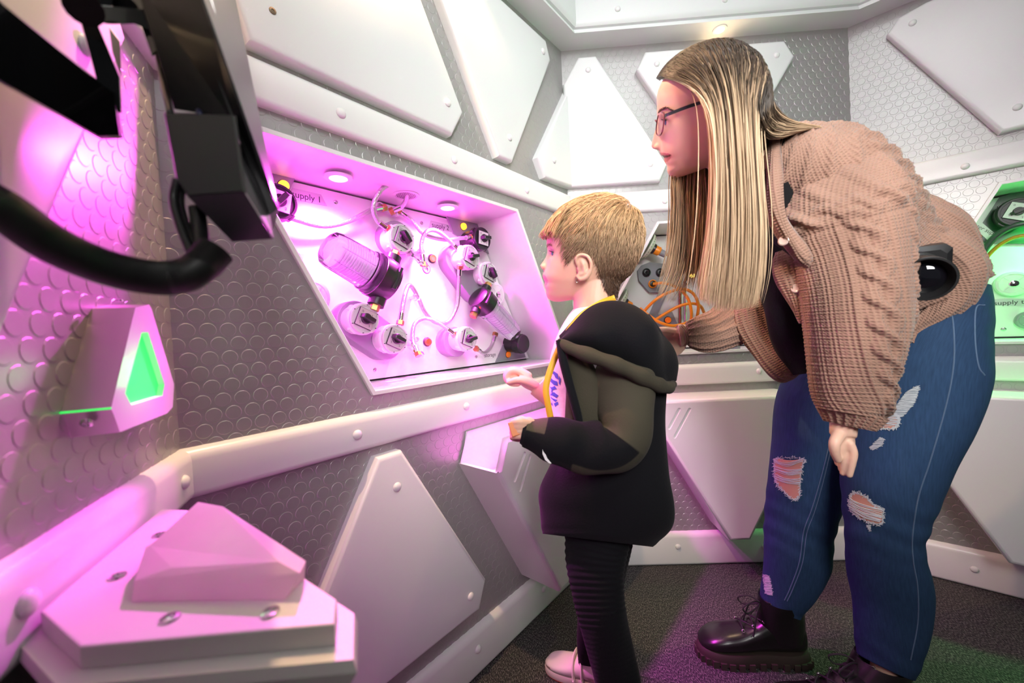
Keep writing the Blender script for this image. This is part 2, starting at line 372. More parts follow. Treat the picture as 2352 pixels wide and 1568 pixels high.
# ------------------------------------------------------------------ recessed display boxes
def niche(w, label, D=.18):
    P = NICHE[w]; cx = sum(p[0] for p in P)/4; P = [(s-cx, z) for s, z in P]; P = P if area2(P) > 0 else P[::-1]
    e = empty('display_niche', label, 'niche', None, WM[w] @ T(cx, 0, 0)); q = inset(P, .010)
    # frame: outer face, front lip, inner face
    R = [[(x, .03, z) for x, z in P], [(x, -.008, z) for x, z in P], [(x, -.009, z) for x, z in inset(P, .001)], [(x, -.009, z) for x, z in inset(P, .009)], [(x, -.008, z) for x, z in q]]
    MB().rings(R, True, False).build('frame', whitet, e, angle=30)
    lin = mat('niche_lining', (.78, .78, .78), .28)
    n = len(q); names = {0: 'shelf', 1: 'side', 2: 'ceiling_board', 3: 'side'}
    for j in range(n):
        a, c = q[j], q[(j+1) % n]; nm = 'sill_board' if max(a[1], c[1]) < .9 else 'top_board' if min(a[1], c[1]) > 1.3 else 'side_board'
        nn = np.array([-(c[1]-a[1]), c[0]-a[0]]); nn = -nn/np.linalg.norm(nn)*.006
        MB().add([(a[0], -.008, a[1]), (c[0], -.008, c[1]), (c[0], D+.02, c[1]), (a[0], D+.02, a[1]),
                  (a[0]+nn[0], -.008, a[1]+nn[1]), (c[0]+nn[0], -.008, c[1]+nn[1]), (c[0]+nn[0], D+.02, c[1]+nn[1]), (a[0]+nn[0], D+.02, a[1]+nn[1])],
                 [(0, 1, 2, 3), (4, 7, 6, 5), (0, 4, 5, 1), (2, 6, 7, 3), (0, 3, 7, 4), (1, 5, 6, 2)]).build(nm, lin, e, smooth=False)
    g = inset(P, .016)
    MB().prism(g, D+.012, D).build('mounting_panel', mat('mounting_panel_white', (.76, .76, .76), .3), e, smooth=False)
    MB().prism(P, D+.032, D+.022).build('rear_board', dark, e, smooth=False)
    return e
niche('front', 'large white recessed box full of valves and hoses under magenta light')
niche('back', 'white recessed box with orange hoses between the two people')
niche('right', 'white recessed box under green light at the right edge')
# ================================================================== figure toolkit
def nz(v): return v/(np.linalg.norm(v)+1e-12)
def vperp(p):
    """in-image right/up axes and view direction at a world point"""
    v = nz(np.array(p)-EYE); r = nz(RT - v*(RT@v)); return r, nz(np.cross(r, v)), v
class Surf:
    """dense mesh with per-vertex colour and texture metres"""
    def __init__(s): s.V = []; s.F = []; s.C = []; s.U = []; s.n = 0
    def add(s, V, F, C=None, U=None):
        V = np.asarray(V, float).reshape(-1, 3); m = len(V)
        s.V.append(V); s.F += [tuple(i+s.n for i in f) for f in F]; s.n += m
        C = np.ones((m, 3)) if C is None else np.asarray(C, float); C = np.tile(C, (m, 1)) if C.ndim == 1 else C
        s.C.append(C); s.U.append(np.zeros((m, 3)) if U is None else np.asarray(U, float)); return s
    def build(s, name, m, parent=None, smooth=True, kind=None, label=None):
        me = bpy.data.meshes.new(name); V = np.concatenate(s.V); me.from_pydata(V.tolist(), [], s.F); me.update()
        C = np.concatenate(s.C); a = me.color_attributes.new('col', 'FLOAT_COLOR', 'POINT'); a.data.foreach_set('color', np.concatenate([C, np.ones((len(C), 1))], 1).ravel())
        U = np.concatenate(s.U); t = me.attributes.new('st', 'FLOAT_VECTOR', 'POINT'); t.data.foreach_set('vector', U.ravel())
        me.polygons.foreach_set('use_smooth', [smooth]*len(me.polygons))
        return link(name, me, m, parent, None, kind, label)
def interp(A, n):
    """Catmull-Rom over rows of parameters"""
    return np.array(spline([np.array(a, float) for a in A], n))
def loft(sec, n=40, m=60, disp=None, colf=None, sq=2.0, cap=True, S=None, fix=None):
    """sections (px, py, y, half-width px, half-depth m): a tapered limb whose in-image width is given.
       disp(t, ang, s, w) outward offset; colf(t, ang)->rgb. ang 0 = in-image 'left of travel', pi/2 = towards the camera"""
    A = interp(sec, m); P = []; 
    C = np.array([aty(a[0], a[1], a[2]) for a in A]); Tn = np.gradient(C, axis=0); Tn /= np.linalg.norm(Tn, axis=1)[:, None]+1e-12
    for _ in range(max(2, int((m/14)**2))): Tn = np.concatenate([Tn[:1]*.5+Tn[1:2]*.5, (Tn[:-2]+2*Tn[1:-1]+Tn[2:])/4, Tn[-1:]*.5+Tn[-2:-1]*.5])
    sl = np.concatenate([[0], np.cumsum(np.linalg.norm(np.diff(C, axis=0), axis=1))])
    V = np.zeros((m, n, 3)); U = np.zeros((m, n, 3)); K = np.ones((m, n, 3))
    ang = np.linspace(0, 2*PI, n, endpoint=False)
    for i in range(m):
        r_, u_, v_ = vperp(C[i]); t = nz(Tn[i])
        if fix is not None: wt = min(1, i/(m-1)*2.2); t = nz(t*(1-wt)+nz(r_*fix[0]-u_*fix[1])*wt)
        ti = nz(t - v_*(t@v_)*.85)
        e1 = nz(np.cross(v_, ti)); e2 = nz(np.cross(ti, e1)); e2 = e2 if e2@v_ < 0 else -e2
        dep = (C[i]-EYE)@FW; rw = A[i][3]*dep/F_PX; rd = A[i][4]
        c, s_ = np.cos(ang), np.sin(ang); k = (np.abs(c)**sq+np.abs(s_)**sq)**(-1/sq)
        x, y = rw*k*c, rd*k*s_
        d = np.zeros(n) if disp is None else np.array([disp(i/(m-1), a, sl[i], (rw+rd)/2*a) for a in ang])
        nn = np.stack([c/max(rw, 1e-4), s_/max(rd, 1e-4)], 1); nn /= np.linalg.norm(nn, axis=1)[:, None]
        V[i] = C[i] + np.outer(x+nn[:, 0]*d, e1) + np.outer(y+nn[:, 1]*d, e2)
        U[i, :, 0] = sl[i]; U[i, :, 1] = (rw+rd)/2*ang
        if colf: K[i] = [colf(i/(m-1), a) for a in ang]
    F = [(i*n+j, i*n+(j+1) % n, (i+1)*n+(j+1) % n, (i+1)*n+j) for i in range(m-1) for j in range(n)]
    if cap: F += [tuple(range(n))[::-1], tuple(range((m-1)*n, m*n))]
    if S is not None: S.add(V, F, K.reshape(-1, 3), U.reshape(-1, 3))
    return V, F
def ball(c, r, n=16, axes=None):
    """ellipsoid; r scalar or 3 radii on axes"""
    r = np.array([r]*3 if np.isscalar(r) else r, float); ax = np.eye(3) if axes is None else np.array(axes); V = []; F = []
    for i in range(n+1):
        th = PI*i/n
        for j in range(2*n):
            ph = 2*PI*j/(2*n); p = np.array([math.sin(th)*math.cos(ph), math.sin(th)*math.sin(ph), math.cos(th)])*r; V.append(np.array(c)+ax.T@p)
    for i in range(n):
        for j in range(2*n):
            k = (j+1) % (2*n); F.append((i*2*n+j, i*2*n+k, (i+1)*2*n+k, (i+1)*2*n+j))
    return V, F
def tube3(pts, rad, n=10, sm=24):
    """smooth tapered tube with hemispherical ends through world points"""
    P = spline(pts, sm); R = np.interp(np.linspace(0, 1, sm), np.linspace(0, 1, len(rad)), rad); b = MB()
    d0 = nz(P[0]-P[1]); d1 = nz(P[-1]-P[-2])
    P = [P[0]+d0*R[0]*.85, P[0]+d0*R[0]*.5]+list(P)+[P[-1]+d1*R[-1]*.5, P[-1]+d1*R[-1]*.85]; R = [R[0]*.4, R[0]*.85]+list(R)+[R[-1]*.85, R[-1]*.4]
    b.tube(P, R, n); return b.v, b.f
def remesh(parts, voxel, smooth=2):
    """one continuous closed surface from overlapping closed pieces"""
    b = MB()
    for V, F in parts: b.add([tuple(p) for p in np.asarray(V).reshape(-1, 3)], F)
    me = bpy.data.meshes.new('tmp'); me.from_pydata(b.v, [], b.f); bm = bmesh.new(); bm.from_mesh(me); bmesh.ops.recalc_face_normals(bm, faces=bm.faces); bm.to_mesh(me); bm.free()
    o = bpy.data.objects.new('tmp', me); COL.objects.link(o)
    r = o.modifiers.new('r', 'REMESH'); r.mode = 'VOXEL'; r.voxel_size = voxel
    s = o.modifiers.new('s', 'SMOOTH'); s.factor = .5; s.iterations = smooth
    dg = bpy.context.evaluated_depsgraph_get(); dg.update(); out = bpy.data.meshes.new_from_object(o.evaluated_get(dg))
    bpy.data.objects.remove(o); out.polygons.foreach_set('use_smooth', [True]*len(out.polygons)); return out
def verts(me):
    a = np.empty(len(me.vertices)*3); me.vertices.foreach_get('co', a); return a.reshape(-1, 3)
def paint(C, V, Hh, poly, col, k=1.0, y0=.5):
    """colour body vertices whose profile position lies inside a polygon; the far side mirrors the near one"""
    L = (V-Hh.c)@Hh.ax.T; L[:, 1] = np.abs(L[:, 1]); Wd = Hh.c+L@Hh.ax; d = Wd-EYE; z = d@FW; X = 1176+F_PX*(d@RT)/z; Y = 784-F_PX*(d@UP)/z
    xs = [q[0] for q in poly]; ys = [q[1] for q in poly]; m = (X > min(xs)) & (X < max(xs)) & (Y > min(ys)) & (Y < max(ys)) & (np.linalg.norm(L, axis=1) < .16)
    for i in np.nonzero(m)[0]:
        if inside((X[i], Y[i]), poly): C[i] = C[i]*(1-k)+np.array(col)*k
    return C
def setcol(me, C):
    a = me.color_attributes.new('col', 'FLOAT_COLOR', 'POINT'); a.data.foreach_set('color', np.concatenate([C, np.ones((len(C), 1))], 1).ravel())
def colmat(name, rough, bump=None, **k):
    """material whose base colour comes from the mesh colour attribute; bump=(kind, scale, strength, dist)"""
    m = mat(name, (1, 1, 1), rough, **k); nt = m.node_tree; b = nt.nodes['Principled BSDF']
    at_ = nt.nodes.new('ShaderNodeVertexColor'); at_.layer_name = 'col'; nt.links.new(at_.outputs[0], b.inputs['Base Color'])
    if bump:
        kind, sc, st, ds = bump; tc = nt.nodes.new('ShaderNodeTexCoord') ; src = tc.outputs['Object']
        if kind == 'st':
            a2 = nt.nodes.new('ShaderNodeAttribute'); a2.attribute_name = 'st'; src = a2.outputs['Vector']
        n = nt.nodes.new('ShaderNodeTexNoise') if kind != 'vor' else nt.nodes.new('ShaderNodeTexVoronoi'); n.inputs['Scale'].default_value = sc
        nt.links.new(src, n.inputs['Vector']); bp = nt.nodes.new('ShaderNodeBump'); bp.inputs['Strength'].default_value = st; bp.inputs['Distance'].default_value = ds
        nt.links.new(n.outputs[0], bp.inputs['Height']); nt.links.new(bp.outputs[0], b.inputs['Normal'])
    return m
skinm = colmat('skin', .42, ('obj', 900, .12, .0006), sss=.12, sssr=(1, .3, .15), ssss=.008, spec=.4)

class Head:
    """head built from its profile; local frame x forward (image left), y towards the camera, z up"""
    def __init__(s, cpx, y, tilt, scale=1.0):
        s.c = aty(*cpx, y); r_, u_, v_ = vperp(s.c); a = math.radians(tilt)
        s.ax = np.array([-r_*math.cos(a)-u_*math.sin(a), -v_, u_*math.cos(a)-r_*math.sin(a)])   # rows: x, y, z
    def pl(s, px, py, yo=0.0):
        """pixel -> local (x, z) on the plane y = yo"""
        v = ray(px, py); n = s.ax[1]; p0 = s.c+n*yo; t = (n@(p0-EYE))/(n@v); d = EYE+v*t-s.c; return float(d@s.ax[0]), float(d@s.ax[2])
    def w(s, P): return s.c + np.asarray(P, float)@s.ax
    def mesh(s, front, base, back, width, xc, sq=2.3, nl=110, nn=96, nosew=(.006, .013), lipw=.019, eye=None):
        """front/base/back: px profile polylines (top to bottom); width: (z, half width); xc: (z, x of widest line)"""
        f = sorted([s.pl(*p)[::-1] for p in front]); bs = sorted([s.pl(*p)[::-1] for p in base]); bk = sorted([s.pl(*p)[::-1] for p in back])
        zlo = max(f[0][0], bk[0][0]); zhi = min(f[-1][0], bk[-1][0]); z = np.linspace(zlo, zhi, nl)
        I = lambda L, q: np.interp(q, [a[0] for a in L], [a[1] for a in L])
        def sm(v, k=2):
            for _ in range(k): v = np.concatenate([[v[0]], (v[:-2]+2*v[1:-1]+v[2:])/4, [v[-1]]])
            return v
        F, B, K = sm(I(f, z), 1), sm(I(bs, z), 3), sm(I(bk, z), 3); Wd = sm(np.interp(z, *zip(*width)), 4); XC = sm(np.interp(z, *zip(*xc)), 4)
        top = zhi; V = np.zeros((nl, nn, 3)); ph = np.linspace(0, 2*PI, nn, endpoint=False); c, sn = np.cos(ph), np.sin(ph)
        k = (np.abs(c)**sq+np.abs(sn)**sq)**(-1/sq); k2 = (np.abs(c)**2.1+np.abs(sn)**2.1)**(-1/2.1); k = np.where(c > 0, k, k2)
        for i in range(nl):
            xf = B[i]; y = Wd[i]*k*sn; x = np.where(c > 0, XC[i]+(xf-XC[i])*k*c, XC[i]+(XC[i]-K[i])*k*c)
            ex = F[i]-B[i]; u = (z[i]-s.nose[1])/(s.nose[0]-s.nose[1]); wdt = nosew[1]+(nosew[0]-nosew[1])*min(1, max(0, u)) if z[i] > s.nose[1]-.004 else lipw
            x = x + np.where(c > 0, ex*np.exp(-(y/wdt)**2), 0)
            if eye is not None:
                for sy in (-1, 1): x = x - np.where(c > 0, eye[3]*np.exp(-((y-sy*eye[1])/.013)**2-((z[i]-eye[0])/eye[2])**2), 0)
            V[i] = s.w(np.stack([x, y, np.full(nn, z[i])], 1))
        Fc = [(i*nn+j, i*nn+(j+1) % nn, (i+1)*nn+(j+1) % nn, (i+1)*nn+j) for i in range(nl-1) for j in range(nn)]+[tuple(range(nn))[::-1], tuple(range((nl-1)*nn, nl*nn))]
        return V, Fc
def strands(S, curves, rad, cols, seg=14, sides=3):
    """curves: (n, k, 3) control polylines already sampled; tapered triangular tubes"""
    for P, r, c in zip(curves, rad, cols):
        P = np.asarray(P); m = len(P); Tt = np.gradient(P, axis=0); Tt /= np.linalg.norm(Tt, axis=1)[:, None]+1e-12
        ref = nz(np.cross(Tt[0], np.array([.3, .5, .81]))); N = ref-Tt*(Tt@ref)[:, None]; N /= np.linalg.norm(N, axis=1)[:, None]+1e-12; B = np.cross(Tt, N)
        tp = r*np.clip(np.minimum(1, (1-np.linspace(0, 1, m))*4), .12, 1)
        R = np.stack([P+tp[:, None]*(math.cos(a)*N+math.sin(a)*B) for a in [2*PI*k/sides for k in range(sides)]], 1)
        F = [(i*sides+j, i*sides+(j+1) % sides, (i+1)*sides+(j+1) % sides, (i+1)*sides+j) for i in range(m-1) for j in range(sides)]
        c = np.asarray(c); C = np.repeat(c, sides, 0) if c.ndim == 2 else c
        S.add(R, F, C)
hairm = colmat('hair', .38, spec=.35)
def face_cap(me, Hh, poly, off, colf, ymax=.5):
    """faces of a body mesh inside a profile polygon, lifted off the surface; also returns the vertices as hair roots"""
    V = verts(me); n = np.empty(len(V)*3); me.vertices.foreach_get('normal', n); N = n.reshape(-1, 3); L = (V-Hh.c)@Hh.ax.T
    M = L.copy(); M[:, 1] = 0; Pw = Hh.c+M@Hh.ax; d = Pw-EYE; z = d@FW; X = 1176+F_PX*(d@RT)/z; Y = 784-F_PX*(d@UP)/z
    xs = [q[0] for q in poly]; ys = [q[1] for q in poly]; box = (X > min(xs)) & (X < max(xs)) & (Y > min(ys)) & (Y < max(ys)) & (np.abs(L[:, 1]) < ymax) & (np.linalg.norm(L, axis=1) < .16)
    ok = np.zeros(len(V), bool)
    for i in np.nonzero(box)[0]: ok[i] = inside((X[i], Y[i]), poly)
    F = np.array([tuple(f.vertices) if len(f.vertices) == 4 else (*f.vertices, f.vertices[0]) for f in me.polygons if len(f.vertices) in (3, 4)]); F = F[ok[F].all(1)]
    idx = np.unique(F); mp = -np.ones(len(V), int); mp[idx] = np.arange(len(idx))
    return V[idx]+N[idx]*off, [tuple(dict.fromkeys(f)) for f in mp[F].tolist()], V[idx], N[idx], np.stack([X[idx], Y[idx]], 1)
def finger(base, joints, rad):
    return tube3([base]+list(joints), rad, 10, 16)
# ================================================================== the child
YC = .84
H = Head((1365, 575), YC, 0)
front = [(1385, 457), (1335, 466), (1295, 488), (1270, 516), (1259, 540), (1256, 550), (1255, 562), (1257.3, 574), (1255.5, 585), (1251.5, 594), (1246, 601), (1240.5, 608), (1241, 613.5), (1247, 618), (1250, 622), (1246, 631), (1247.5, 639.5), (1252.5, 646.5), (1250, 653), (1251.6, 659.6), (1255, 665), (1254.5, 673), (1257, 682), (1262.7, 689), (1272, 692)]
base = [(1385, 457), (1335, 466), (1295, 488), (1270, 516), (1259, 540), (1256.5, 550), (1257, 562), (1260.5, 574), (1261, 585), (1259, 600), (1256, 613), (1252.5, 622), (1249.5, 631), (1251, 639.5), (1254, 646.5), (1252, 653), (1253, 659.6), (1255, 665), (1254.5, 673), (1257, 682), (1262.7, 689), (1272, 692)]
back = [(1388, 457), (1430, 468), (1458, 495), (1470, 530), (1470, 560), (1462, 595), (1448, 625), (1420, 650), (1385, 668), (1340, 684), (1290, 692)]
zz = lambda y: H.pl(1360, y)[1]
xx = lambda x, y=575: H.pl(x, y)[0]
width = sorted([(zz(457), .004), (zz(460), .020), (zz(468), .038), (zz(485), .055), (zz(510), .065), (zz(545), .069), (zz(580), .0675), (zz(610), .064), (zz(640), .056), (zz(660), .046), (zz(678), .033), (zz(688), .020), (zz(692), .009)])
xcs = sorted([(zz(457), xx(1387)), (zz(500), xx(1378)), (zz(560), xx(1368)), (zz(620), xx(1352)), (zz(660), xx(1325)), (zz(692), xx(1281))])
H.nose = (zz(574), zz(620))
eyez = zz(581); EY = .027
parts = [H.mesh(front, base, back, width, xcs, 2.35, 110, 96, (.0055, .0105), .017, (eyez, EY, .0085, .006))]
def hw(px, py, yo): x, z = H.pl(px, py, yo); return H.w([x, yo, z])
tipx, tipz = H.pl(1247, 612)
for sy in (-1, 1): parts.append(ball(H.w([tipx-.003, sy*.0085, tipz]), (.0068, .0052, .0058), 8, H.ax))
# neck, trunk, arms and legs of the body under the clothes
def lf(sec, n=32, m=30): return loft(sec, n, m)
parts += [lf([(1374, 630, YC, 50, .044), (1366, 680, YC, 48, .043), (1368, 715, YC, 52, .046), (1378, 760, YC, 74, .066), (1385, 800, YC, 75, .08)]),
          lf([(1380, 740, YC, 56, .056), (1385, 790, YC, 70, .075), (1388, 900, YC, 60, .06), (1388, 1080, YC, 55, .055), (1380, 1230, YC, 60, .075)]),
          lf([(1368, 1190, .805, 36, .035), (1374, 1300, .80, 32, .03), (1387, 1400, .80, 30, .03), (1402, 1520, .82, 30, .03), (1420, 1640, .84, 30, .028), (1424, 1700, .85, 28, .028)]),
          lf([(1385, 1190, .885, 36, .036), (1380, 1290, .93, 32, .03), (1370, 1390, .98, 30, .03), (1362, 1470, 1.01, 32, .032), (1368, 1530, 1.035, 26, .028)]),
          lf([(1425, 810, .77, 40, .035), (1440, 900, .745, 34, .03), (1440, 1005, .725, 32, .029), (1370, 1022, .71, 30, .026), (1290, 1005, .70, 26, .022), (1225, 990, .70, 22, .018), (1208, 986, .70, 23, .017)]),
          lf([(1360, 800, .92, 34, .035), (1330, 900, .94, 30, .03), (1300, 930, .945, 27, .026), (1258, 903, .945, 26, .022), (1236, 884, .945, 27, .020)])]
# far hand: palm, four curled fingers, thumb
A = lambda x, y, d: aty(x, y, d)
parts.append(ball(A(1206, 872, .945), (.034, .028, .021), 10, [nz(A(1250, 894, .945)-A(1185, 856, .945)), nz(A(1216, 870, .97)-A(1216, 870, .92)), (0, 0, 1)]))
for k, (y, dx, dy) in enumerate([(.922, 2, 2), (.938, -1, 0), (.954, 0, -1), (.968, 6, 0)]):
    parts.append(finger(A(1208+dx, 862+dy, y), [A(1186+dx, 850+dy, y), A(1168+dx, 852+dy, y), A(1163+dx, 866+dy, y), A(1170+dx, 878+dy, y), A(1188+dx, 880+dy, y)], [.0095, .0088, .0078, .0074, .0068, .0062]))
parts.append(ball(A(1181, 867, .945), (.017, .028, .0145), 8))
parts.append(finger(A(1228, 882, .925), [A(1208, 874, .913), A(1188, 872, .909), A(1168, 877, .912)], [.0105, .0092, .0078, .0064]))
# near hand: closed round a small block
parts.append(ball(A(1212, 987, .70), (.020, .016, .024), 10))
for k in range(4):
    y = 968+k*11; r = .0070-.0004*k
    parts.append(finger(A(1212, y+4, .690), [A(1196, y, .684), A(1182, y+1, .688), A(1177, y+4, .700), A(1186, y+7, .712), A(1198, y+8, .714)], [r*1.15, r*1.1, r, r*.95, r*.9, r*.85]))
parts.append(finger(A(1214, 972, .712), [A(1200, 964, .716), A(1188, 966, .714), A(1178, 972, .712)], [.0088, .008, .007, .006]))
# ear
def ear(side, outline, anti, yb, S=1.0):
    P = [hw(x, y, side*(yb+o)) for x, y, o in outline]; parts = []
    b = MB(); c = sum(P)/len(P); n = len(P)
    for k in range(1): pass
    parts.append(tube3(P, [.0030, .0034, .0036, .0036, .0036, .0034, .0036, .0044, .0050, .0038, .0028], 10, 50))
    parts.append(tube3([hw(x, y, side*(yb+o)) for x, y, o in anti], [.0024, .0030, .0032, .0030, .0026], 8, 24))
    ce = hw(sum(p[0] for p in outline)/n, sum(p[1] for p in outline)/n, side*(yb+.003)); u = nz(hw(outline[3][0], outline[3][1], side*yb)-hw(outline[8][0], outline[8][1], side*yb)); v = H.ax[1]*side; w = np.cross(u, v)
    parts.append(ball(ce-u*.001, (.027, .0052, .0135), 10, [u, v, w])); return parts
EAROUT = [(1325, 606, .004), (1323.5, 594, .007), (1330, 586, .009), (1341, 585, .011), (1351, 590, .013), (1357, 602, .014), (1357.5, 616, .013), (1353, 629, .011), (1345, 638, .008), (1333, 641, .005), (1324, 633, .003)]
EARANT = [(1334, 596, .006), (1339, 606, .008), (1343, 618, .009), (1341, 627, .008), (1331, 630, .006)]
parts += ear(1, EAROUT, EARANT, .064) + ear(-1, EAROUT, EARANT, .064)
me = remesh(parts, .0023, 2); V = verts(me); Lc = (V-H.c)@H.ax.T
SK = np.array([.72, .44, .32]); C = np.tile(SK, (len(V), 1))
def blend(C, w, col): w = np.clip(w, 0, 1)[:, None]; return C*(1-w)+np.array(col)*w
d2 = lambda p, r: np.exp(-(((Lc-np.array(p))/np.array(r))**2).sum(1))
lx, lz = H.pl(1251, 640)
C = blend(C, .75*d2((lx, 0, lz), (.012, .016, .0075)), (.62, .20, .18))
C = blend(C, .35*d2((xx(1285), .045, zz(630)), (.03, .03, .022)), (.75, .30, .24))
C = blend(C, .55*d2((H.pl(1335, 612, .066)[0], .070, H.pl(1335, 612, .066)[1]), (.005, .006, .008)), (.30, .10, .07))
C = blend(C, .5*d2((tipx-.001, .0062, tipz-.004), (.003, .003, .002)), (.2, .05, .04))
C = paint(C, V, H, [(1240, 627), (1252, 632), (1259, 645), (1252, 647), (1244, 643)], (.58, .19, .17), .8); C = paint(C, V, H, [(1244, 648), (1252, 646), (1259, 646), (1256, 655), (1246, 659)], (.60, .20, .18), .8)
setcol(me, C)
child = empty('person', 'child with short blond hair in a black and olive hooded jacket facing the magenta box', 'person', None, None, tuple(aty(1400, 1640, .9)*[1, 1, 0]))
def under(o, p):
    o.parent = p; o.matrix_parent_inverse = p.matrix_basis.inverted(); return o
bpy.context.view_layer.update()
under(link('body', me, skinm), child)
# eyes, lashes, brow
em = mat('eye_white', (.82, .80, .78), .12); iris = mat('eye_iris', (.10, .16, .22), .1)
def eye(Hh, ex, ey, ez, r, p, look=0.0, lash=.0006):
    for sy in (-1, 1):
        b = MB(); b.add(*ball(Hh.w([ex, sy*ey, ez]), r, 10)); o = under(b.build('eye', em, angle=None), p)
        g = MB(); c = Hh.w([ex+r*.62, sy*ey+r*.40, ez-.0005]); g.add(*ball(c, (r*.36, r*.5, r*.5), 8, Hh.ax)); i = g.build('iris', iris, angle=None); i.parent = o
        i.matrix_parent_inverse = o.matrix_basis.inverted()
        # eyelid rims with lashes
        S = Surf(); cv = []
        for k in range(26):
            a = -1.25+2.5*k/25; q = Hh.w([ex+(r+.0004)*math.cos(a)*.96, sy*ey+(r+.0006)*math.sin(a), ez+.0036-.0022*abs(math.sin(a))**2])
            cv.append([q, q+Hh.ax[0]*.0035*math.cos(a)+Hh.ax[1]*.0030*math.sin(a)+Hh.ax[2]*.0005, q+Hh.ax[0]*.0055*math.cos(a)+Hh.ax[1]*.0045*math.sin(a)+Hh.ax[2]*.0022])
        cv.append([Hh.w([ex+(r+.0006)*math.cos(a_)*.98, sy*ey+(r+.0006)*math.sin(a_), ez+.0034-.0024*abs(math.sin(a_))**2]) for a_ in np.linspace(-1.35, 1.35, 12)])
        strands(S, cv, [lash]*26+[.0008], [(.03, .015, .01)]*27)
        under(S.build('eyelashes', hairm), p)
ex, ez = H.pl(1258, 581); eye(H, ex-.0205, EY, ez, .0102, child, lash=.0004)
for sy in (1, -1):
    S = Surf(); cv = []
    for k in range(60):
        t = k/59; q = H.w([xx(1257)-.001-.012*t*t-.002*rng.random(), sy*(.012+.026*t), zz(566.5)+.004*math.sin(t*2.4)+.0015*rng.normal()])
        cv.append([q+H.ax[0]*.0015, q+H.ax[1]*sy*.003+H.ax[0]*.0012, q+H.ax[1]*sy*.006-H.ax[2]*.0006])
    strands(S, cv, [.0005]*len(cv), [(.25, .14, .08)]*len(cv)); under(S.build('eyebrow', hairm), child)
# ear ring
P0 = hw(1326.5, 640, .0685); b = MB(); pts = [P0+H.ax[2]*(.0042*math.cos(a)-.0030)+H.ax[0]*.003*math.sin(a) for a in np.linspace(0, 2*PI, 25)]
b.tube(pts, .0007, 8); under(b.build('earring', mat('silver', (.85, .84, .82), .15, 1.0)), child)

# short hair: cap plus strands combed forward and down from the crown whorl
HPOLY = [(1290, 494), (1301, 545), (1301, 580), (1303, 604), (1313, 602), (1324, 586), (1332, 577), (1347, 575), (1360, 586), (1369, 608), (1378, 640), (1390, 668), (1404, 682), (1425, 680), (1460, 655), (1500, 610), (1500, 420), (1270, 420)]
hc = np.array([xx(1366), 0, zz(560)]); sc = (H.c-EYE)@FW/F_PX; hr = np.array([sc*108/math.cos(.2), .0705, sc*104])
def pxof(P):
    d = np.asarray(P)-EYE; z = d@FW; return 1176+F_PX*(d@RT)/z, 784-F_PX*(d@UP)/z
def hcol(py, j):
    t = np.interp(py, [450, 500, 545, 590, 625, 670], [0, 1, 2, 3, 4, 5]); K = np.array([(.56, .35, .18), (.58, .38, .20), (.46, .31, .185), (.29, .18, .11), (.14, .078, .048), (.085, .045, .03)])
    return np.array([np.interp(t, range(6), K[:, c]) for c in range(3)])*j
from mathutils.bvhtree import BVHTree
def tree_of(me): return BVHTree.FromPolygons([v.co.copy() for v in me.vertices], [tuple(f.vertices) for f in me.polygons])
CTREE = tree_of(me)
cV, cF, rV, rN, rP = face_cap(me, H, HPOLY, .0016, None, .0712)
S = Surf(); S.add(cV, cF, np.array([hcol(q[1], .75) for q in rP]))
wh = hw(1436, 482, .006); cv, rad, cl = [], [], []
for i in rng.integers(0, len(rV), 8600):
    p, nn, f = rV[i], rN[i], rP[i]; x0 = f[0]; top = np.interp(f[1], [450, 505, 555, 605, 660], [1, .85, .5, .2, .07]); fr = np.interp(x0, [1285, 1330, 1450], [1.0, .85, .5])
    L = (.004+.034*top*top*fr+.015*top)*(.75+.45*rng.random()); lift = .0005+rng.random()*(.0008+.0095*top); n = 7; q = p.copy(); nq = nn.copy(); pts = []; jit = rng.normal(size=3)*.12
    for k in range(n):
        pts.append(q+nq*(lift+(.0035*top+.0006)*math.sin(PI*k/(n-1)*.9)+.0004*k*(1-top)))
        fl = nz(q-wh); dn = -H.ax[2]+H.ax[0]*(.25+.45*((q-H.c)@H.ax[0] > .02)); w = np.clip(1.2-1.1*((q-H.c)@H.ax[2]-.02)/.07, 0, 1); d = fl*(1-w)+nz(dn)*w+jit; d = nz(d-nq*(d@nq))
        r = CTREE.find_nearest(Vector(q+d*L/(n-1))); q = np.array(r[0]); n2 = np.array(r[1]); nq = nz(nq*.5+n2*.5)
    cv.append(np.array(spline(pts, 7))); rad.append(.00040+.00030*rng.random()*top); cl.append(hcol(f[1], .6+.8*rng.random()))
# fringe hanging over the forehead
for k in range(520):
    yy = rng.uniform(-.055, .06); a = H.w([xx(1300)+.014*rng.random()-.010*abs(yy)/.05, yy, zz(484)+.004*rng.random()]); b_ = H.w([xx(1266)+.003*rng.normal()-.9*yy*yy*8, yy*1.05+.004*rng.normal(), zz(503)])
    e = H.w([xx(1250)+.0035*rng.normal()-7.5*yy*yy, yy*1.08+.005*rng.normal(), zz(530+12*rng.random())]); d = e-H.ax[2]*.010*rng.random()-H.ax[0]*.002
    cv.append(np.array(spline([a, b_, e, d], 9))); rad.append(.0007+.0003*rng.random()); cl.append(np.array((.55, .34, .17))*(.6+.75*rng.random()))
strands(S, cv, rad, cl)
under(S.build('hair', hairm), child)

# --- clothes
BLK = np.array((.0065, .0065, .0085)); OLV = np.array((.045, .040, .028))
fleece = colmat('jersey', .9, ('obj', 260, .25, .002), sheen=.03, spec=.12)
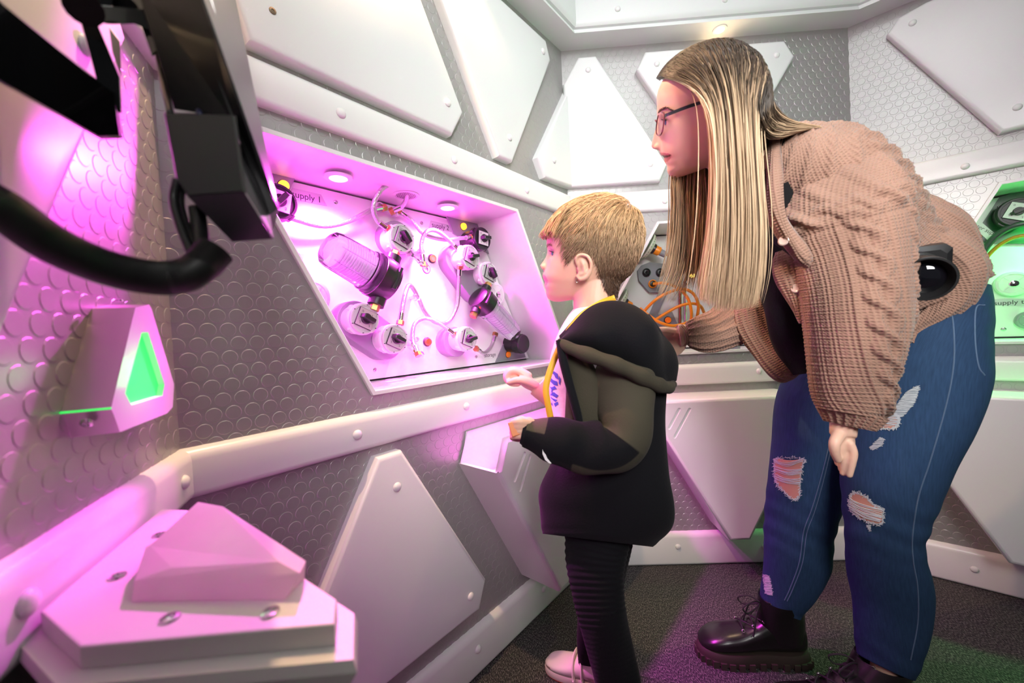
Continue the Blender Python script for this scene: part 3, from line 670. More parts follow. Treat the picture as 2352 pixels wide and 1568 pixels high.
# white shirt with a blue print
def print_shirt(t, a): return np.array((.72, .70, .70))
S = Surf()
loft([(1392, 716, YC, 62, .058), (1384, 740, YC, 80, .078), (1374, 790, YC, 98, .098), (1366, 860, YC, 106, .100), (1368, 960, YC, 102, .098), (1376, 1100, YC, 104, .10), (1386, 1205, YC, 104, .10), (1388, 1236, YC, 90, .090)], 60, 60, None, print_shirt, S=S, fix=(-.08, 1))
sh = under(S.build('shirt', colmat('cotton', .8, ('obj', 60, .35, .004))), child)
bl = mat('blue_print', (.05, .09, .45), .6); b = MB()
def patch(b, pts, y, t=.0006):
    F0 = [aty(x, y_, y) for x, y_ in pts]; n = len(F0); b.add(F0, [tuple(range(n))])
for poly in [[(1268, 862), (1275, 858), (1280, 874), (1277, 886), (1270, 880)], [(1264, 890), (1274, 884), (1280, 894), (1268, 902)], [(1262, 908), (1272, 904), (1283, 912), (1276, 917), (1266, 915)], [(1260, 925), (1268, 918), (1270, 928), (1264, 934)], [(1258, 842), (1263, 838), (1263, 850), (1259, 852)], [(1271, 924), (1280, 921), (1283, 930), (1275, 934)]]:
    patch(b, poly, .7605)
# ribbon helper: flat strap along world points
def ribbon(S, pts, wid, col, th=.0012, n=40, face=None):
    P = np.array(spline(pts, n)); Tt = np.gradient(P, axis=0); V = []; 
    for i in range(n):
        v = nz(P[i]-EYE) if face is None else np.array(face); s = nz(np.cross(Tt[i], v)); u = nz(np.cross(s, Tt[i])); w = wid/2
        V += [P[i]-s*w-u*th, P[i]+s*w-u*th, P[i]+s*w+u*th, P[i]-s*w+u*th]
    F = [(i*4+j, i*4+(j+1) % 4, i*4+4+(j+1) % 4, i*4+4+j) for i in range(n-1) for j in range(4)]+[(0, 1, 2, 3), (n*4-4, n*4-3, n*4-2, n*4-1)]
    S.add(V, F, np.array(col))
S = Surf(); ribbon(S, [A(1412, 684, .80), A(1380, 696, .782), A(1340, 722, .775), A(1308, 758, .778), A(1284, 800, .775), A(1264, 850, .768), A(1254, 892, .765), A(1259, 930, .765), A(1268, 975, .768)], .0125, (.80, .42, .03))
under(S.build('lanyard', colmat('satin_strap', .45)), child)
# black trousers
S = Surf()
def wr(t, a, s, w): return .0010*math.sin(s*520+.6*math.sin(a*2))*(1 if t < .5 and math.cos(a) > .1 or t < .45 else .2)+.003*math.sin(a*3+s*14)
loft([(1374, 1215, .835, 74, .07), (1369, 1285, .815, 67, .066), (1375, 1350, .805, 60, .062), (1388, 1430, .80, 55, .058), (1402, 1500, .81, 53, .056), (1416, 1570, .825, 52, .056), (1424, 1655, .84, 50, .054)], 64, 150, wr, lambda t, a: BLK*1.0, S=S)
loft([(1388, 1200, .90, 70, .07), (1382, 1290, .93, 60, .062), (1372, 1390, .98, 48, .052), (1364, 1470, 1.01, 40, .045), (1366, 1522, 1.03, 36, .042)], 48, 80, wr, lambda t, a: BLK, S=S)
under(S.build('trousers', fleece), child)
# jacket body
def jd(t, a, s, w): return .0016*math.sin(2*a+s*18)+.0012*math.sin(3*a-s*31)+.0012*math.sin(s*85+a*3)*math.exp(-((t-.88)/.05)**2)
S = Surf()
loft([(1404, 735, YC+.005, 84, .078), (1412, 790, YC+.005, 108, .100), (1413, 860, YC+.005, 112, .110), (1408, 960, YC+.005, 112, .110), (1400, 1060, YC, 128, .115), (1389, 1140, YC, 148, .120), (1386, 1190, YC, 145, .118), (1374, 1226, YC, 130, .112), (1368, 1240, YC, 122, .105)], 90, 110, jd, lambda t, a: BLK, S=S, fix=(-.11, 1))
# front edge strips (lapel and zip line) in olive and black
def olv(t, a): return OLV*1.15
loft([(1283, 780, .742, 7, .012), (1294, 830, .736, 10, .012), (1310, 890, .732, 10, .012), (1326, 950, .732, 10, .012), (1334, 985, .735, 8, .012)], 20, 40, None, lambda t, a: BLK*1.2, S=S)
loft([(1318, 800, .760, 26, .02), (1338, 870, .752, 38, .02), (1346, 950, .750, 48, .02), (1346, 1010, .755, 50, .02)], 20, 40, None, olv, S=S)
# near sleeve
def sd(t, a, s, w):
    k = math.exp(-((t-.50)/.10)**2); cuff = .0 if t < .93 else -.002
    return .0030*math.sin(s*70+2.2*math.sin(a+.5))*(.35+k)+.0025*math.sin(2*a+s*25)+cuff
def scol(t, a):
    if t > .925: return BLK*1.3
    f = math.sin(a)
    if t < .36: return OLV*1.25
    if t < .56: return OLV if math.cos(a) < -.80 else BLK
    if t > .72 and t < .925: return OLV*1.3 if (math.cos(a) > .12 if SGN > 0 else math.cos(a) < -.12) else BLK
    return BLK
SGN = 1
loft([(1388, 762, .815, 58, .050), (1410, 820, .785, 72, .058), (1424, 880, .765, 76, .060), (1434, 945, .742, 68, .056), (1434, 1000, .722, 60, .050), (1405, 1030, .71, 58, .048), (1355, 1026, .705, 56, .044), (1305, 1018, .70, 54, .042), (1265, 1008, .70, 50, .038), (1240, 1000, .70, 42, .033), (1222, 996, .70, 37, .029), (1208, 992, .70, 36, .027), (1199, 990, .70, 33, .025)], 72, 170, sd, scol, S=S)
# far sleeve, mostly hidden
loft([(1372, 790, .905, 50, .045), (1350, 880, .93, 46, .045), (1325, 930, .945, 42, .04), (1300, 928, .945, 34, .034)], 40, 40, None, scol, S=S)
jk = under(S.build('jacket', fleece), child)
S = Surf()
def hd(t, a, s, w): return .006*math.sin(2.0*a+s*26)+.004*math.sin(a*3+1+s*40)
loft([(1288, 782, .765, 8, .012), (1318, 776, .775, 30, .042), (1358, 768, .785, 54, .076), (1405, 768, .80, 70, .098), (1450, 792, .81, 78, .108), (1490, 830, .82, 64, .098), (1520, 862, .82, 40, .07), (1540, 884, .82, 10, .02)], 72, 100, hd, lambda t, a: BLK, S=S)
hood = under(S.build('hood', fleece), child)
S = Surf()
loft([(1280, 783, .745, 7, .010), (1310, 800, .728, 15, .014), (1355, 816, .712, 17, .016), (1405, 834, .702, 18, .018), (1450, 854, .702, 18, .018), (1495, 876, .712, 18, .018), (1530, 890, .745, 15, .016), (1543, 884, .80, 10, .016)], 24, 80, lambda t, a, s, w: .0012*math.sin(s*120), lambda t, a: OLV*1.05, S=S)
o = S.build('hood_rim', fleece); o.parent = hood; o.matrix_parent_inverse = hood.matrix_basis.inverted()
# white tick mark on the sleeve
b2 = MB(); tk = [(1246, 1027), (1250, 1026), (1252, 1040), (1257, 1052), (1267, 1064), (1262, 1064), (1252, 1056), (1246, 1042)]
b2.add([aty(x, y, .6635) for x, y in tk]+[aty(x, y, .672) for x, y in tk], [tuple(range(8)), tuple(range(8, 16))]+[(i, (i+1) % 8, 8+(i+1) % 8, 8+i) for i in range(8)])
under(b2.build('sleeve_emblem', mat('white_print', (.8, .8, .8), .6), label='white tick shaped emblem'), child)

# --- shoes (world-space heel and toe)
def shoe(name, label, heel, toe, halfw, prof, matu, matsole, sole_h, parent, group=None, colf=None, solecol=None, disp=None):
    """prof: rows (u along heel->toe, half width, top height, shoulder); returns upper and sole"""
    heel, toe = np.array(heel, float), np.array(toe, float); L = np.linalg.norm(toe-heel); f = (toe-heel)/L; sd_ = np.array([-f[1], f[0], 0]); up = np.array([0, 0, 1.0])
    Pf = interp(prof, 46); S = Surf(); n = 40; V = []; K = []
    for u, hwid, top, low in Pf:
        for j in range(n):
            a = PI*2*j/n; c, s = math.cos(a), math.sin(a); k = (abs(c)**2.4+abs(s)**2.4)**(-1/2.4); hh = (top-low)
            V.append(heel+f*u*L+sd_*hwid*k*c+up*(low+hh*(.5+.5*k*s))); K.append(colf(u, c, (.5+.5*k*s)) if colf else (1, 1, 1))
    m = len(Pf); F = [(i*n+j, i*n+(j+1) % n, (i+1)*n+(j+1) % n, (i+1)*n+j) for i in range(m-1) for j in range(n)]+[tuple(range(n))[::-1], tuple(range((m-1)*n, m*n))]
    S.add(V, F, K); up_o = S.build(name, matu); under(up_o, parent)
    return up_o, f, sd_, L
def sole(name, heel, toe, outline, h, m, parent, treads=0, z0=0.0, colr=None):
    heel, toe = np.array(heel, float), np.array(toe, float); L = np.linalg.norm(toe-heel); f = (toe-heel)/L; s = np.array([-f[1], f[0], 0])
    pts = spline(outline+[outline[0]], 80)[:-1]; b = MB(); R = []
    for zz_, k in ((z0, .96), (z0+.003, 1.0), (z0+h*.55, 1.0), (z0+h*.85, .985), (z0+h, .95)):
        R.append([heel+f*L*(.5+(u-.5)*k)+s*w*k+np.array([0, 0, zz_]) for u, w in pts])
    b.rings(R); o = b.build(name, m); under(o, parent); return o
OUT = [(0, .0), (.03, .022), (.2, .030), (.45, .029), (.68, .036), (.88, .031), (.985, .012), (.985, -.012), (.88, -.031), (.68, -.036), (.45, -.029), (.2, -.030), (.03, -.022)]
wl = colmat('trainer_leather', .5)
def tcol(u, c, v):
    if u > .86 - .1*(v < .3): return (.30, .20, .17) if v < .62 else (.72, .66, .62)
    return (.72, .66, .62) if v > .28 or .35 < u < .6 else (.42, .30, .26)
def trainer(heel, toe, parent):
    prof = [(0.0, .010, .060, .018), (.04, .026, .082, .016), (.16, .031, .088, .015), (.32, .031, .080, .015), (.48, .031, .062, .015), (.64, .035, .048, .015), (.80, .034, .040, .015), (.92, .025, .033, .015), (.985, .008, .022, .016)]
    up_o, f, s, L = shoe('shoe', None, heel, toe, .03, prof, wl, None, .02, parent, colf=tcol)
    so = sole('sole', heel, toe, OUT, .020, mat('shoe_sole', (.62, .55, .50), .6), parent); so.parent = up_o; so.matrix_parent_inverse = up_o.matrix_basis.inverted()
    g = sole('rubber_outsole', heel, toe, [(u, w*1.01) for u, w in OUT], .006, mat('gum_rubber', (.35, .07, .045), .6), parent); g.parent = up_o
    heel = np.array(heel)
    for u0, tp in ((.40, .075), (.52, .061)):
        S = Surf(); pts = []
        for k in range(9):
            a = PI*k/8; pts.append(heel+f*L*(u0+.03*math.sin(a))+s*(.0345*math.cos(a))+np.array([0, 0, .022+(tp-.022+.002)*math.sin(a)**.7]))
        ribbon(S, pts, .017, (.78, .72, .66), .0016, 30, face=tuple(f)); 
        Vv = S.V[0]; o = S.build('strap', wl); o.parent = up_o
    return up_o
bpy.context.view_layer.update()
trainer((.225, 1.005, 0), (.048, 1.092, 0), child)
trainer((.285, .835, 0), (.105, .885, 0), child)
# block held in the near hand
S = Surf(); c = aty(1181, 984, .688); r_, u_, v_ = vperp(c); ax = np.array([nz(r_+u_*.35), nz(u_-r_*.35), v_]); b = MB()
R = [[c+ax.T@np.array([x*k, y*k, z]) for x, y in ((-.0075, -.013), (.0075, -.013), (.0075, .013), (-.0075, .013))] for z, k in ((-.008, .9), (-.007, 1), (.007, 1), (.008, .9))]
b.rings(R); tag(b.build('toy_block', mat('orange_block', (.62, .22, .08), .45)), 'small orange block in the hand of the child', 'block')
# ================================================================== surface projection helpers (details that lie on a modelled surface)
from mathutils.bvhtree import BVHTree
from mathutils.geometry import delaunay_2d_cdt
def bvh(*objs):
    V = []; F = []
    for o in objs:
        n = len(V); V += [v.co.copy() for v in o.data.vertices]; F += [tuple(i+n for i in p.vertices) for p in o.data.polygons]
    return BVHTree.FromPolygons(V, F)
def hit(tree, px, py, off=.001):
    v = ray(px, py); d = Vector(v).normalized(); r = tree.ray_cast(Vector(EYE), d)
    return None if r[0] is None else np.array(r[0]) - np.array(d)*off
def decal(tree, poly, step=5, off=.0012):
    """thin patch lying on a surface"""
    n = len(poly); P = [Vector(p) for p in poly]; E = [(i, (i+1) % n) for i in range(n)]
    xs = [p[0] for p in poly]; ys = [p[1] for p in poly]; q = poly if area2(poly) > 0 else poly[::-1]
    for x in np.arange(min(xs), max(xs), step):
        for y in np.arange(min(ys), max(ys), step):
            if inside((x, y), poly) : P.append(Vector((x+rng.uniform(-.3, .3), y+rng.uniform(-.3, .3))))
    r = delaunay_2d_cdt(P, E, [], 1, 1e-4); V = []; ok = []
    for p in r[0]:
        h_ = hit(tree, p.x, p.y, off); ok.append(h_ is not None); V.append(h_ if h_ is not None else np.zeros(3))
    return V, [tuple(f) for f in r[2] if all(ok[i] for i in f)]
def path_on(tree, pts, n, off=.0012):
    out = []
    for p in spline([np.array([a, b, 0.0]) for a, b in pts], n):
        h_ = hit(tree, p[0], p[1], off)
        if h_ is not None: out.append(h_)
    return out

_st = bvh(sh); b = MB()
for poly in [[(1266, 856), (1272, 852), (1281, 858), (1283, 872), (1276, 868), (1272, 860)], [(1264, 866), (1270, 872), (1280, 876), (1281, 886), (1272, 884), (1264, 876)], [(1263, 888), (1274, 886), (1279, 893), (1268, 897)], [(1267, 893), (1270, 893), (1268, 908), (1264, 908)], [(1261, 903), (1272, 900), (1283, 908), (1278, 914), (1268, 908)], [(1259, 915), (1265, 911), (1280, 918), (1276, 923)], [(1258, 921), (1268, 924), (1270, 932), (1262, 934)], [(1257, 838), (1262, 835), (1263, 848), (1258, 850)], [(1272, 926), (1281, 922), (1283, 928), (1275, 934)], [(1284, 862), (1288, 870), (1286, 884), (1283, 880)]]:
    V, F = decal(_st, poly, 4, .0014); b.add(V, F)
pr = b.build('shirt_print', bl, smooth=False, kind='stuff', label='blue scribbled print'); pr.parent = sh
# ================================================================== the woman
YH = .72
W = Head((1620, 260), YH, 9)
fr_ = [(1650, 104), (1600, 116), (1560, 140), (1535, 165), (1519, 192), (1511.5, 209), (1509, 228), (1509.5, 243), (1508.5, 257), (1509, 268), (1509.5, 279), (1506, 291), (1503.5, 302), (1499.5, 317), (1496, 330), (1495.5, 336), (1498, 341), (1503, 343.5), (1511, 343), (1515.5, 346.5), (1515, 351), (1516.5, 355.5), (1526, 359.5), (1525.5, 364), (1525.5, 369), (1528.5, 374), (1533, 378), (1532, 388), (1533.5, 396), (1537, 402.5), (1543, 407), (1550, 408.5)]
ba_ = [(1650, 104), (1600, 116), (1560, 140), (1535, 165), (1519, 192), (1511.5, 209), (1509, 228), (1509.8, 243), (1510.5, 257), (1513, 268), (1515, 279), (1516.5, 302), (1517.5, 320), (1518, 335), (1518, 346), (1519, 351), (1520.5, 355.5), (1527.5, 359.5), (1527.5, 364), (1528, 369), (1530.5, 374), (1533, 378), (1532, 388), (1533.5, 396), (1537, 402.5), (1543, 407), (1550, 408.5)]
bk_ = [(1652, 104), (1700, 112), (1738, 140), (1756, 180), (1760, 225), (1752, 270), (1735, 305), (1705, 335), (1660, 362), (1610, 390), (1575, 402), (1555, 408)]
zz = lambda x, y: W.pl(x, y)[1]
xx = lambda x, y: W.pl(x, y)[0]
width = sorted([(zz(1650, 104), .004), (zz(1650, 107), .022), (zz(1650, 115), .040), (zz(1650, 135), .058), (zz(1650, 165), .070), (zz(1650, 205), .0735), (zz(1600, 250), .071), (zz(1590, 290), .067), (zz(1580, 330), .060), (zz(1570, 360), .051), (zz(1560, 385), .038), (zz(1555, 400), .024), (zz(1552, 408), .010)])
xcs = sorted([(zz(1650, 104), xx(1651, 104)), (zz(1650, 150), xx(1655, 150)), (zz(1640, 230), xx(1640, 230)), (zz(1620, 300), xx(1615, 300)), (zz(1590, 360), xx(1590, 360)), (zz(1560, 400), xx(1562, 400)), (zz(1552, 408), xx(1553, 408))])
W.nose = (zz(1509, 272), zz(1515, 345))
weyez = zz(1530, 279); WEY = .031
parts = [W.mesh(fr_, ba_, bk_, width, xcs, 2.4, 130, 110, (.0055, .0125), .018, (weyez, WEY, .0095, .0075))]
tipx, tipz = W.pl(1505.5, 336)
for sy in (-1, 1): parts.append(ball(W.w([tipx-.006, sy*.0100, tipz-.0005]), (.0078, .0052, .0058), 8, W.ax))
def wf(sec, n=32, m=30): return loft(sec, n, m)
parts += [wf([(1660, 300, .72, 66, .052), (1690, 340, .725, 66, .052), (1725, 362, .745, 46, .045), (1790, 400, .80, 44, .05), (1830, 430, .82, 70, .08)]),
          wf([(1790, 400, .82, 42, .06), (1850, 450, .83, 56, .06), (1960, 540, .84, 56, .055), (2070, 650, .85, 56, .055), (2125, 740, .86, 56, .075)]),
          wf([(1885, 420, .76, 40, .04), (1930, 520, .71, 45, .04), (1962, 680, .68, 42, .036), (1955, 820, .675, 38, .031), (1945, 920, .675, 30, .025), (1938, 975, .675, 26, .019), (1936, 1000, .675, 25, .015)]),
          wf([(1830, 440, .90, 45, .045), (1800, 560, .93, 42, .04), (1750, 700, .95, 38, .035), (1670, 755, .94, 30, .028), (1590, 766, .93, 23, .021), (1560, 770, .93, 26, .019)]),
          wf([(2125, 740, .83, 45, .05), (2080, 930, .81, 42, .04), (2042, 1120, .815, 36, .034), (2030, 1240, .825, 32, .03), (2043, 1340, .848, 30, .028), (2035, 1480, .87, 27, .028), (2030, 1640, .88, 26, .028)]),
          wf([(2100, 740, .90, 50, .05), (1950, 860, .95, 45, .045), (1860, 1080, .99, 36, .036), (1832, 1220, 1.02, 32, .033), (1812, 1330, 1.05, 30, .03), (1795, 1440, 1.06, 26, .028)])]
# near hand hanging: palm, thumb side turned to the viewer, fingers down
parts.append(ball(A(1936, 1014, .675), (.0195, .012, .030), 10))
for k, (x0, x1, x2, y2, d, r) in enumerate([(1952, 1960, 1951, 1091, .664, .0063), (1934, 1937, 1936, 1087, .674, .0062), (1926, 1930, 1932, 1078, .690, .006), (1918, 1921, 1926, 1060, .702, .0054)]):
    parts.append(finger(A(x0, 1018, d), [A(x1, 1040, d-.002), A((x1+x2)/2+1, 1064, d), A(x2, y2, d+.004)], [r*1.15, r*1.08, r*.98, r*.8]))
parts.append(finger(A(1926, 1000, .668), [A(1917, 1018, .662), A(1918, 1038, .664), A(1924, 1055, .668)], [.010, .0088, .0078, .0066]))
# far hand, palm towards the viewer, fingers to the left behind the hood
u = nz(A(1500, 800, .95)-A(1572, 768, .94)); r_, u_, v_ = vperp(A(1535, 790, .95)); 
parts.append(ball(A(1537, 788, .948), (.043, .036, .014), 10, [u, nz(np.cross(v_, u)), v_]))
parts.append(ball(A(1542, 768, .94), (.026, .015, .013), 8, [nz(A(1505, 765, .92)-A(1560, 765, .92)), u_, v_]))
parts.append(finger(A(1548, 766, .94), [A(1520, 761, .942), A(1498, 764, .950), A(1482, 772, .958)], [.0145, .012, .0095, .008]))
for k in range(4):
    a, b_ = 780+k*15, 790+k*17; parts.append(finger(A(1522, a+10, .95), [A(1500, a+8, .952), A(1476, b_, .955), A(1462, b_+10, .952)], [.0105, .0098, .0088, .0072]))
me = remesh(parts, .0023, 2); V = verts(me); Lc = (V-W.c)@W.ax.T
C = np.tile(np.array([.80, .51, .39]), (len(V), 1))
mx, mz = W.pl(1522, 360)
C = blend(C, .8*d2((mx+.001, 0, mz+.0035), (.010, .019, .0045)), (.52, .13, .12)); C = blend(C, .8*d2((mx, 0, mz-.0055), (.009, .017, .0055)), (.58, .17, .15))
C = blend(C, .8*d2((mx-.002, 0, mz-.0003), (.011, .021, .0014)), (.10, .02, .02))
C = blend(C, .35*d2((xx(1550, 330), .05, zz(1550, 330)), (.035, .03, .025)), (.80, .30, .26))
nx_, nz_ = W.pl(1507, 342); C = blend(C, .75*d2((nx_, .0065, nz_), (.0042, .0042, .0022)), (.16, .03, .03))
C = blend(C, .4*d2((xx(1530, 272), WEY, zz(1530, 270)), (.012, .018, .008)), (.42, .16, .16))
for pl_, c_, k_ in (([(1510, 350.5), (1520, 350), (1532, 352), (1543, 355.5), (1534, 358.5), (1524, 360), (1512, 357)], (.50, .12, .12), .85), ([(1520, 361), (1530, 359), (1543, 356), (1540, 363), (1534, 371), (1520, 374)], (.56, .15, .14), .85), ([(1518, 356.5), (1528, 357.2), (1536, 356), (1544, 354.8), (1537, 359.5), (1528, 362), (1520, 361)], (.09, .015, .015), .9)): C = paint(C, V, W, pl_, c_, k_)
setcol(me, C)
woman = empty('person', 'bending person with long blond hair, pink knitted cardigan and ripped blue jeans', 'person', None, None, tuple(aty(1900, 1500, .95)*[1, 1, 0]))
bpy.context.view_layer.update()
under(link('body', me, skinm), woman)
ex, ez = W.pl(1530.5, 279.5, WEY); eye(W, ex-.0078, WEY, ez, .0116, woman, lash=.0005)
S = Surf(); cv = []
WTREE = BVHTree.FromPolygons([v.co.copy() for v in me.vertices], [tuple(f.vertices) for f in me.polygons])
def browpts():
    P = spline([np.array([1511, 259, 0.0]), np.array([1519, 252, 0.0]), np.array([1532, 249, 0.0]), np.array([1548, 256, 0.0])], 150); out = []
    for p in P:
        h_ = hit(WTREE, p[0], p[1]+1.6*rng.normal()*(1-.5*(p[0]-1511)/37), .0004)
        if h_ is not None: out.append((h_-W.c)@W.ax.T)
    return out
BP = browpts()
for sy in (1, -1):
    S = Surf(); cv = []
    for q in BP:
        q = q*np.array([1, sy, 1]); d = np.array([-.25, sy*.9, .25]); cv.append([W.w(q), W.w(q+d*.003+np.array([.0004, sy*.0006, 0])), W.w(q+d*.0055)])
    strands(S, cv, [.00042]*len(cv), [(.15, .08, .05)]*len(cv)); under(S.build('eyebrow', hairm), woman)
for o in list(child.children):
    if o.name.startswith('eyebrows'): o.name = 'eyebrow'

# --- glasses (worn, so a thing of their own)
gl = empty('glasses', 'dark framed glasses worn by the person with long hair', 'glasses', None, None, tuple(W.w([xx(1512, 285), 0, zz(1512, 285)])))
bpy.context.view_layer.update()
fm = mat('glasses_frame', (.035, .045, .05), .22, .3); rimm = mat('glasses_rim', (.16, .035, .05), .2); lensm = mat('glasses_lens', (1, 1, 1), .0, trans=1.0, ior=1.05)
x0, z0 = W.pl(1509, 285, .010)
for sy in (1, -1):
    wv = np.array([-math.sin(.33), math.cos(.33)*sy, 0]); uv_ = np.array([-.10, 0, 1.0]); c0 = np.array([x0-.0075, sy*.033, z0-.001]); P = []
    for k in range(48):
        a = 2*PI*k/48; c, s = math.cos(a), math.sin(a); q = (abs(c)**3+abs(s)**3)**(-1/3); hx, hz = .0245, .0185
        P.append(W.w(c0+wv*hx*q*c+uv_*hz*q*s*(1 if s > 0 else 1-.12*abs(c))))
    b = MB(); b.tube(P+[P[0]], .0014, 8, cap=False); under(b.build('rim', rimm), gl)
    b = MB(); cc = sum(P)/len(P); nrm_ = nz(np.cross(W.w(wv)-W.c, W.w(uv_)-W.c)); b.rings([[p+nrm_*.0006 for p in P], [p-nrm_*.0006 for p in P]]); under(b.build('lens', lensm, smooth=False), gl)
    hg = c0+wv*.0255+uv_*.0125; ent = np.array([*W.pl(1640, 226, .072)]); e = np.array([ent[0], sy*.079, ent[1]]); mid = np.array([(hg[0]+e[0])/2, sy*.0745, (hg[2]+e[2])/2+.001])
    pts = spline([W.w(hg), W.w(hg*.8+mid*.2+np.array([0, sy*.004, 0])), W.w(mid), W.w(e)], 30); b = MB(); R = []
    for p in pts: R.append([p+W.ax[2]*dz+W.ax[1]*dy for dz, dy in ((-.0026, -.0008), (.0026, -.0008), (.0026, .0010), (-.0026, .0010))])
    b.rings(R); under(b.build('temple_arm', fm, angle=30), gl)
b = MB(); b.tube(spline([W.w([x0+.001, .009, z0+.004]), W.w([x0+.004, 0, z0+.007]), W.w([x0+.001, -.009, z0+.004])], 14), .0014, 8); under(b.build('bridge', rimm), gl)

# --- jeans
def denim_mat():
    m = colmat('denim', .8, None, spec=.2); nt = m.node_tree; b = nt.nodes['Principled BSDF']; a2 = nt.nodes.new('ShaderNodeAttribute'); a2.attribute_name = 'st'
    w = nt.nodes.new('ShaderNodeTexWave'); w.bands_direction = 'DIAGONAL'; w.inputs['Scale'].default_value = 260; nt.links.new(a2.outputs['Vector'], w.inputs[0])
    n = nt.nodes.new('ShaderNodeTexNoise'); n.inputs['Scale'].default_value = 300; n.inputs['Detail'].default_value = 3
    mp = nt.nodes.new('ShaderNodeMapping'); mp.inputs['Scale'].default_value = (.12, 1, 1); nt.links.new(a2.outputs['Vector'], mp.inputs[0]); nt.links.new(mp.outputs[0], n.inputs[0])
    mu = nt.nodes.new('ShaderNodeMix'); mu.data_type = 'RGBA'; mu.blend_type = 'MULTIPLY'; mu.inputs[0].default_value = .55
    vc = [x for x in nt.nodes if x.type == 'VERTEX_COLOR'][0]; nt.links.new(vc.outputs[0], mu.inputs[6]); nt.links.new(n.outputs[0], mu.inputs[7])
    hs = nt.nodes.new('ShaderNodeBrightContrast'); nt.links.new(mu.outputs[2], hs.inputs[0]); hs.inputs[1].default_value = .0; nt.links.new(hs.outputs[0], b.inputs['Base Color'])
    bp = nt.nodes.new('ShaderNodeBump'); bp.inputs['Strength'].default_value = .25; bp.inputs['Distance'].default_value = .0006; nt.links.new(w.outputs['Fac'], bp.inputs['Height']); nt.links.new(bp.outputs[0], b.inputs['Normal'])
    return m
denim = denim_mat(); DN = np.array((.030, .072, .160))
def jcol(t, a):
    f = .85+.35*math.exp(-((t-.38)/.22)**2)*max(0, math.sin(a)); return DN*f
def jdis(t, a, s, w):
    kn = math.exp(-((t-.60)/.09)**2)+.8*math.exp(-((t-.97)/.06)**2)+.4*math.exp(-((t-.12)/.1)**2)
    return .0014*kn*math.sin(s*110+1.6*math.sin(a*2))+.0012*math.sin(3*a+s*22)
S = Surf()
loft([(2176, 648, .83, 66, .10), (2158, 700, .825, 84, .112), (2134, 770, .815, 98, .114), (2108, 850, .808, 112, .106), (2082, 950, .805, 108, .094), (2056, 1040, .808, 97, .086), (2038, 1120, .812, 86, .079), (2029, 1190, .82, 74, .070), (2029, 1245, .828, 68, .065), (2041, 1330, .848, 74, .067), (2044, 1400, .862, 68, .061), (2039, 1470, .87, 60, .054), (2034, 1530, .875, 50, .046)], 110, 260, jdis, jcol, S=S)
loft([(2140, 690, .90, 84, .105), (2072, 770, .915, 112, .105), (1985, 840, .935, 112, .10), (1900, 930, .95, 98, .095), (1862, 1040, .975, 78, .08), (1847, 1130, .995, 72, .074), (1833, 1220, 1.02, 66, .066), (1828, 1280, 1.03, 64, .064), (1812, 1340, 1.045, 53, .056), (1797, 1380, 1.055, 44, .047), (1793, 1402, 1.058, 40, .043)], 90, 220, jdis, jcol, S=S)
jeans = under(S.build('jeans', denim), woman)
JT = bvh(jeans)
thr = mat('jeans_thread', (.10, .16, .26), .8); pale = mat('frayed_white_cotton', (.55, .58, .60), .9)
def tubes_on(name, m, lines, r, n=60, off=.0010, tree=None, parent=None):
    b = MB()
    for l in lines:
        p = path_on(tree or JT, l, n, off)
        if len(p) > 2: b.tube(p, r, 5)
    o = b.build(name, m); o.parent = parent; return o
for l in ([(2168, 690), (2186, 720), (2192, 800), (2186, 870), (2168, 950), (2136, 1060), (2110, 1140), (2096, 1230), (2098, 1290), (2108, 1350), (2108, 1430), (2092, 1515)], [(1912, 985), (1900, 1040), (1882, 1110), (1864, 1170), (1846, 1220), (1836, 1290), (1815, 1350), (1802, 1378)], [(1918, 990), (1906, 1042), (1889, 1112), (1871, 1174), (1853, 1224), (1843, 1292), (1821, 1352), (1808, 1380)], [(2262, 700), (2242, 708), (2240, 780), (2248, 840), (2262, 862)], [(2086, 690), (2120, 705), (2150, 702), (2172, 692)]):
    tubes_on('seam', thr, [l], .0011, 80, .0004, None, jeans)
b = MB(); h_ = hit(JT, 2175, 708, .001); b.lathe([(.0045, 0), (.0042, .0012), (.002, .0018), (.0003, .0018)], 14, Matrix.Translation(h_) @ Vector(EYE-h_).to_track_quat('Z', 'Y').to_matrix().to_4x4()); o = b.build('rivet', mat('copper', (.5, .2, .1), .35, 1.0)); o.parent = jeans
# rips: skin showing, frayed pale edge, threads across
RIPS = [([(1779, 1058), (1790, 1052), (1846, 1053), (1842, 1076), (1838, 1110), (1836, 1138), (1822, 1148), (1800, 1128), (1784, 1110), (1778, 1085)], [[(1780, 1062), (1810, 1066), (1844, 1056)], [(1778, 1072), (1810, 1082), (1842, 1078)], [(1779, 1078), (1812, 1088), (1840, 1086)], [(1778, 1092), (1806, 1100), (1838, 1104)], [(1780, 1098), (1806, 1106), (1836, 1110)]]),
        ([(1951, 1140), (1964, 1131), (1990, 1142), (2006, 1158), (2028, 1172), (2024, 1203), (1998, 1200), (1970, 1186), (1952, 1166)], [[(1952, 1148), (1985, 1162), (2026, 1174)], [(1951, 1154), (1982, 1170), (2025, 1184)], [(1952, 1160), (1980, 1178), (2024, 1190)], [(1956, 1168), (1985, 1186), (2022, 1197)]]),
        ([(1990, 972), (2015, 950), (2040, 940), (2052, 948), (2064, 960), (2062, 974), (2050, 984), (2010, 982)], [[(1992, 966), (2020, 958), (2060, 958)], [(1992, 970), (2025, 966), (2062, 966)], [(1994, 976), (2028, 974), (2060, 974)], [(2005, 956), (2030, 952), (2052, 950)]])]
bareskin = mat('bare_skin', (.62, .30, .22), .5)
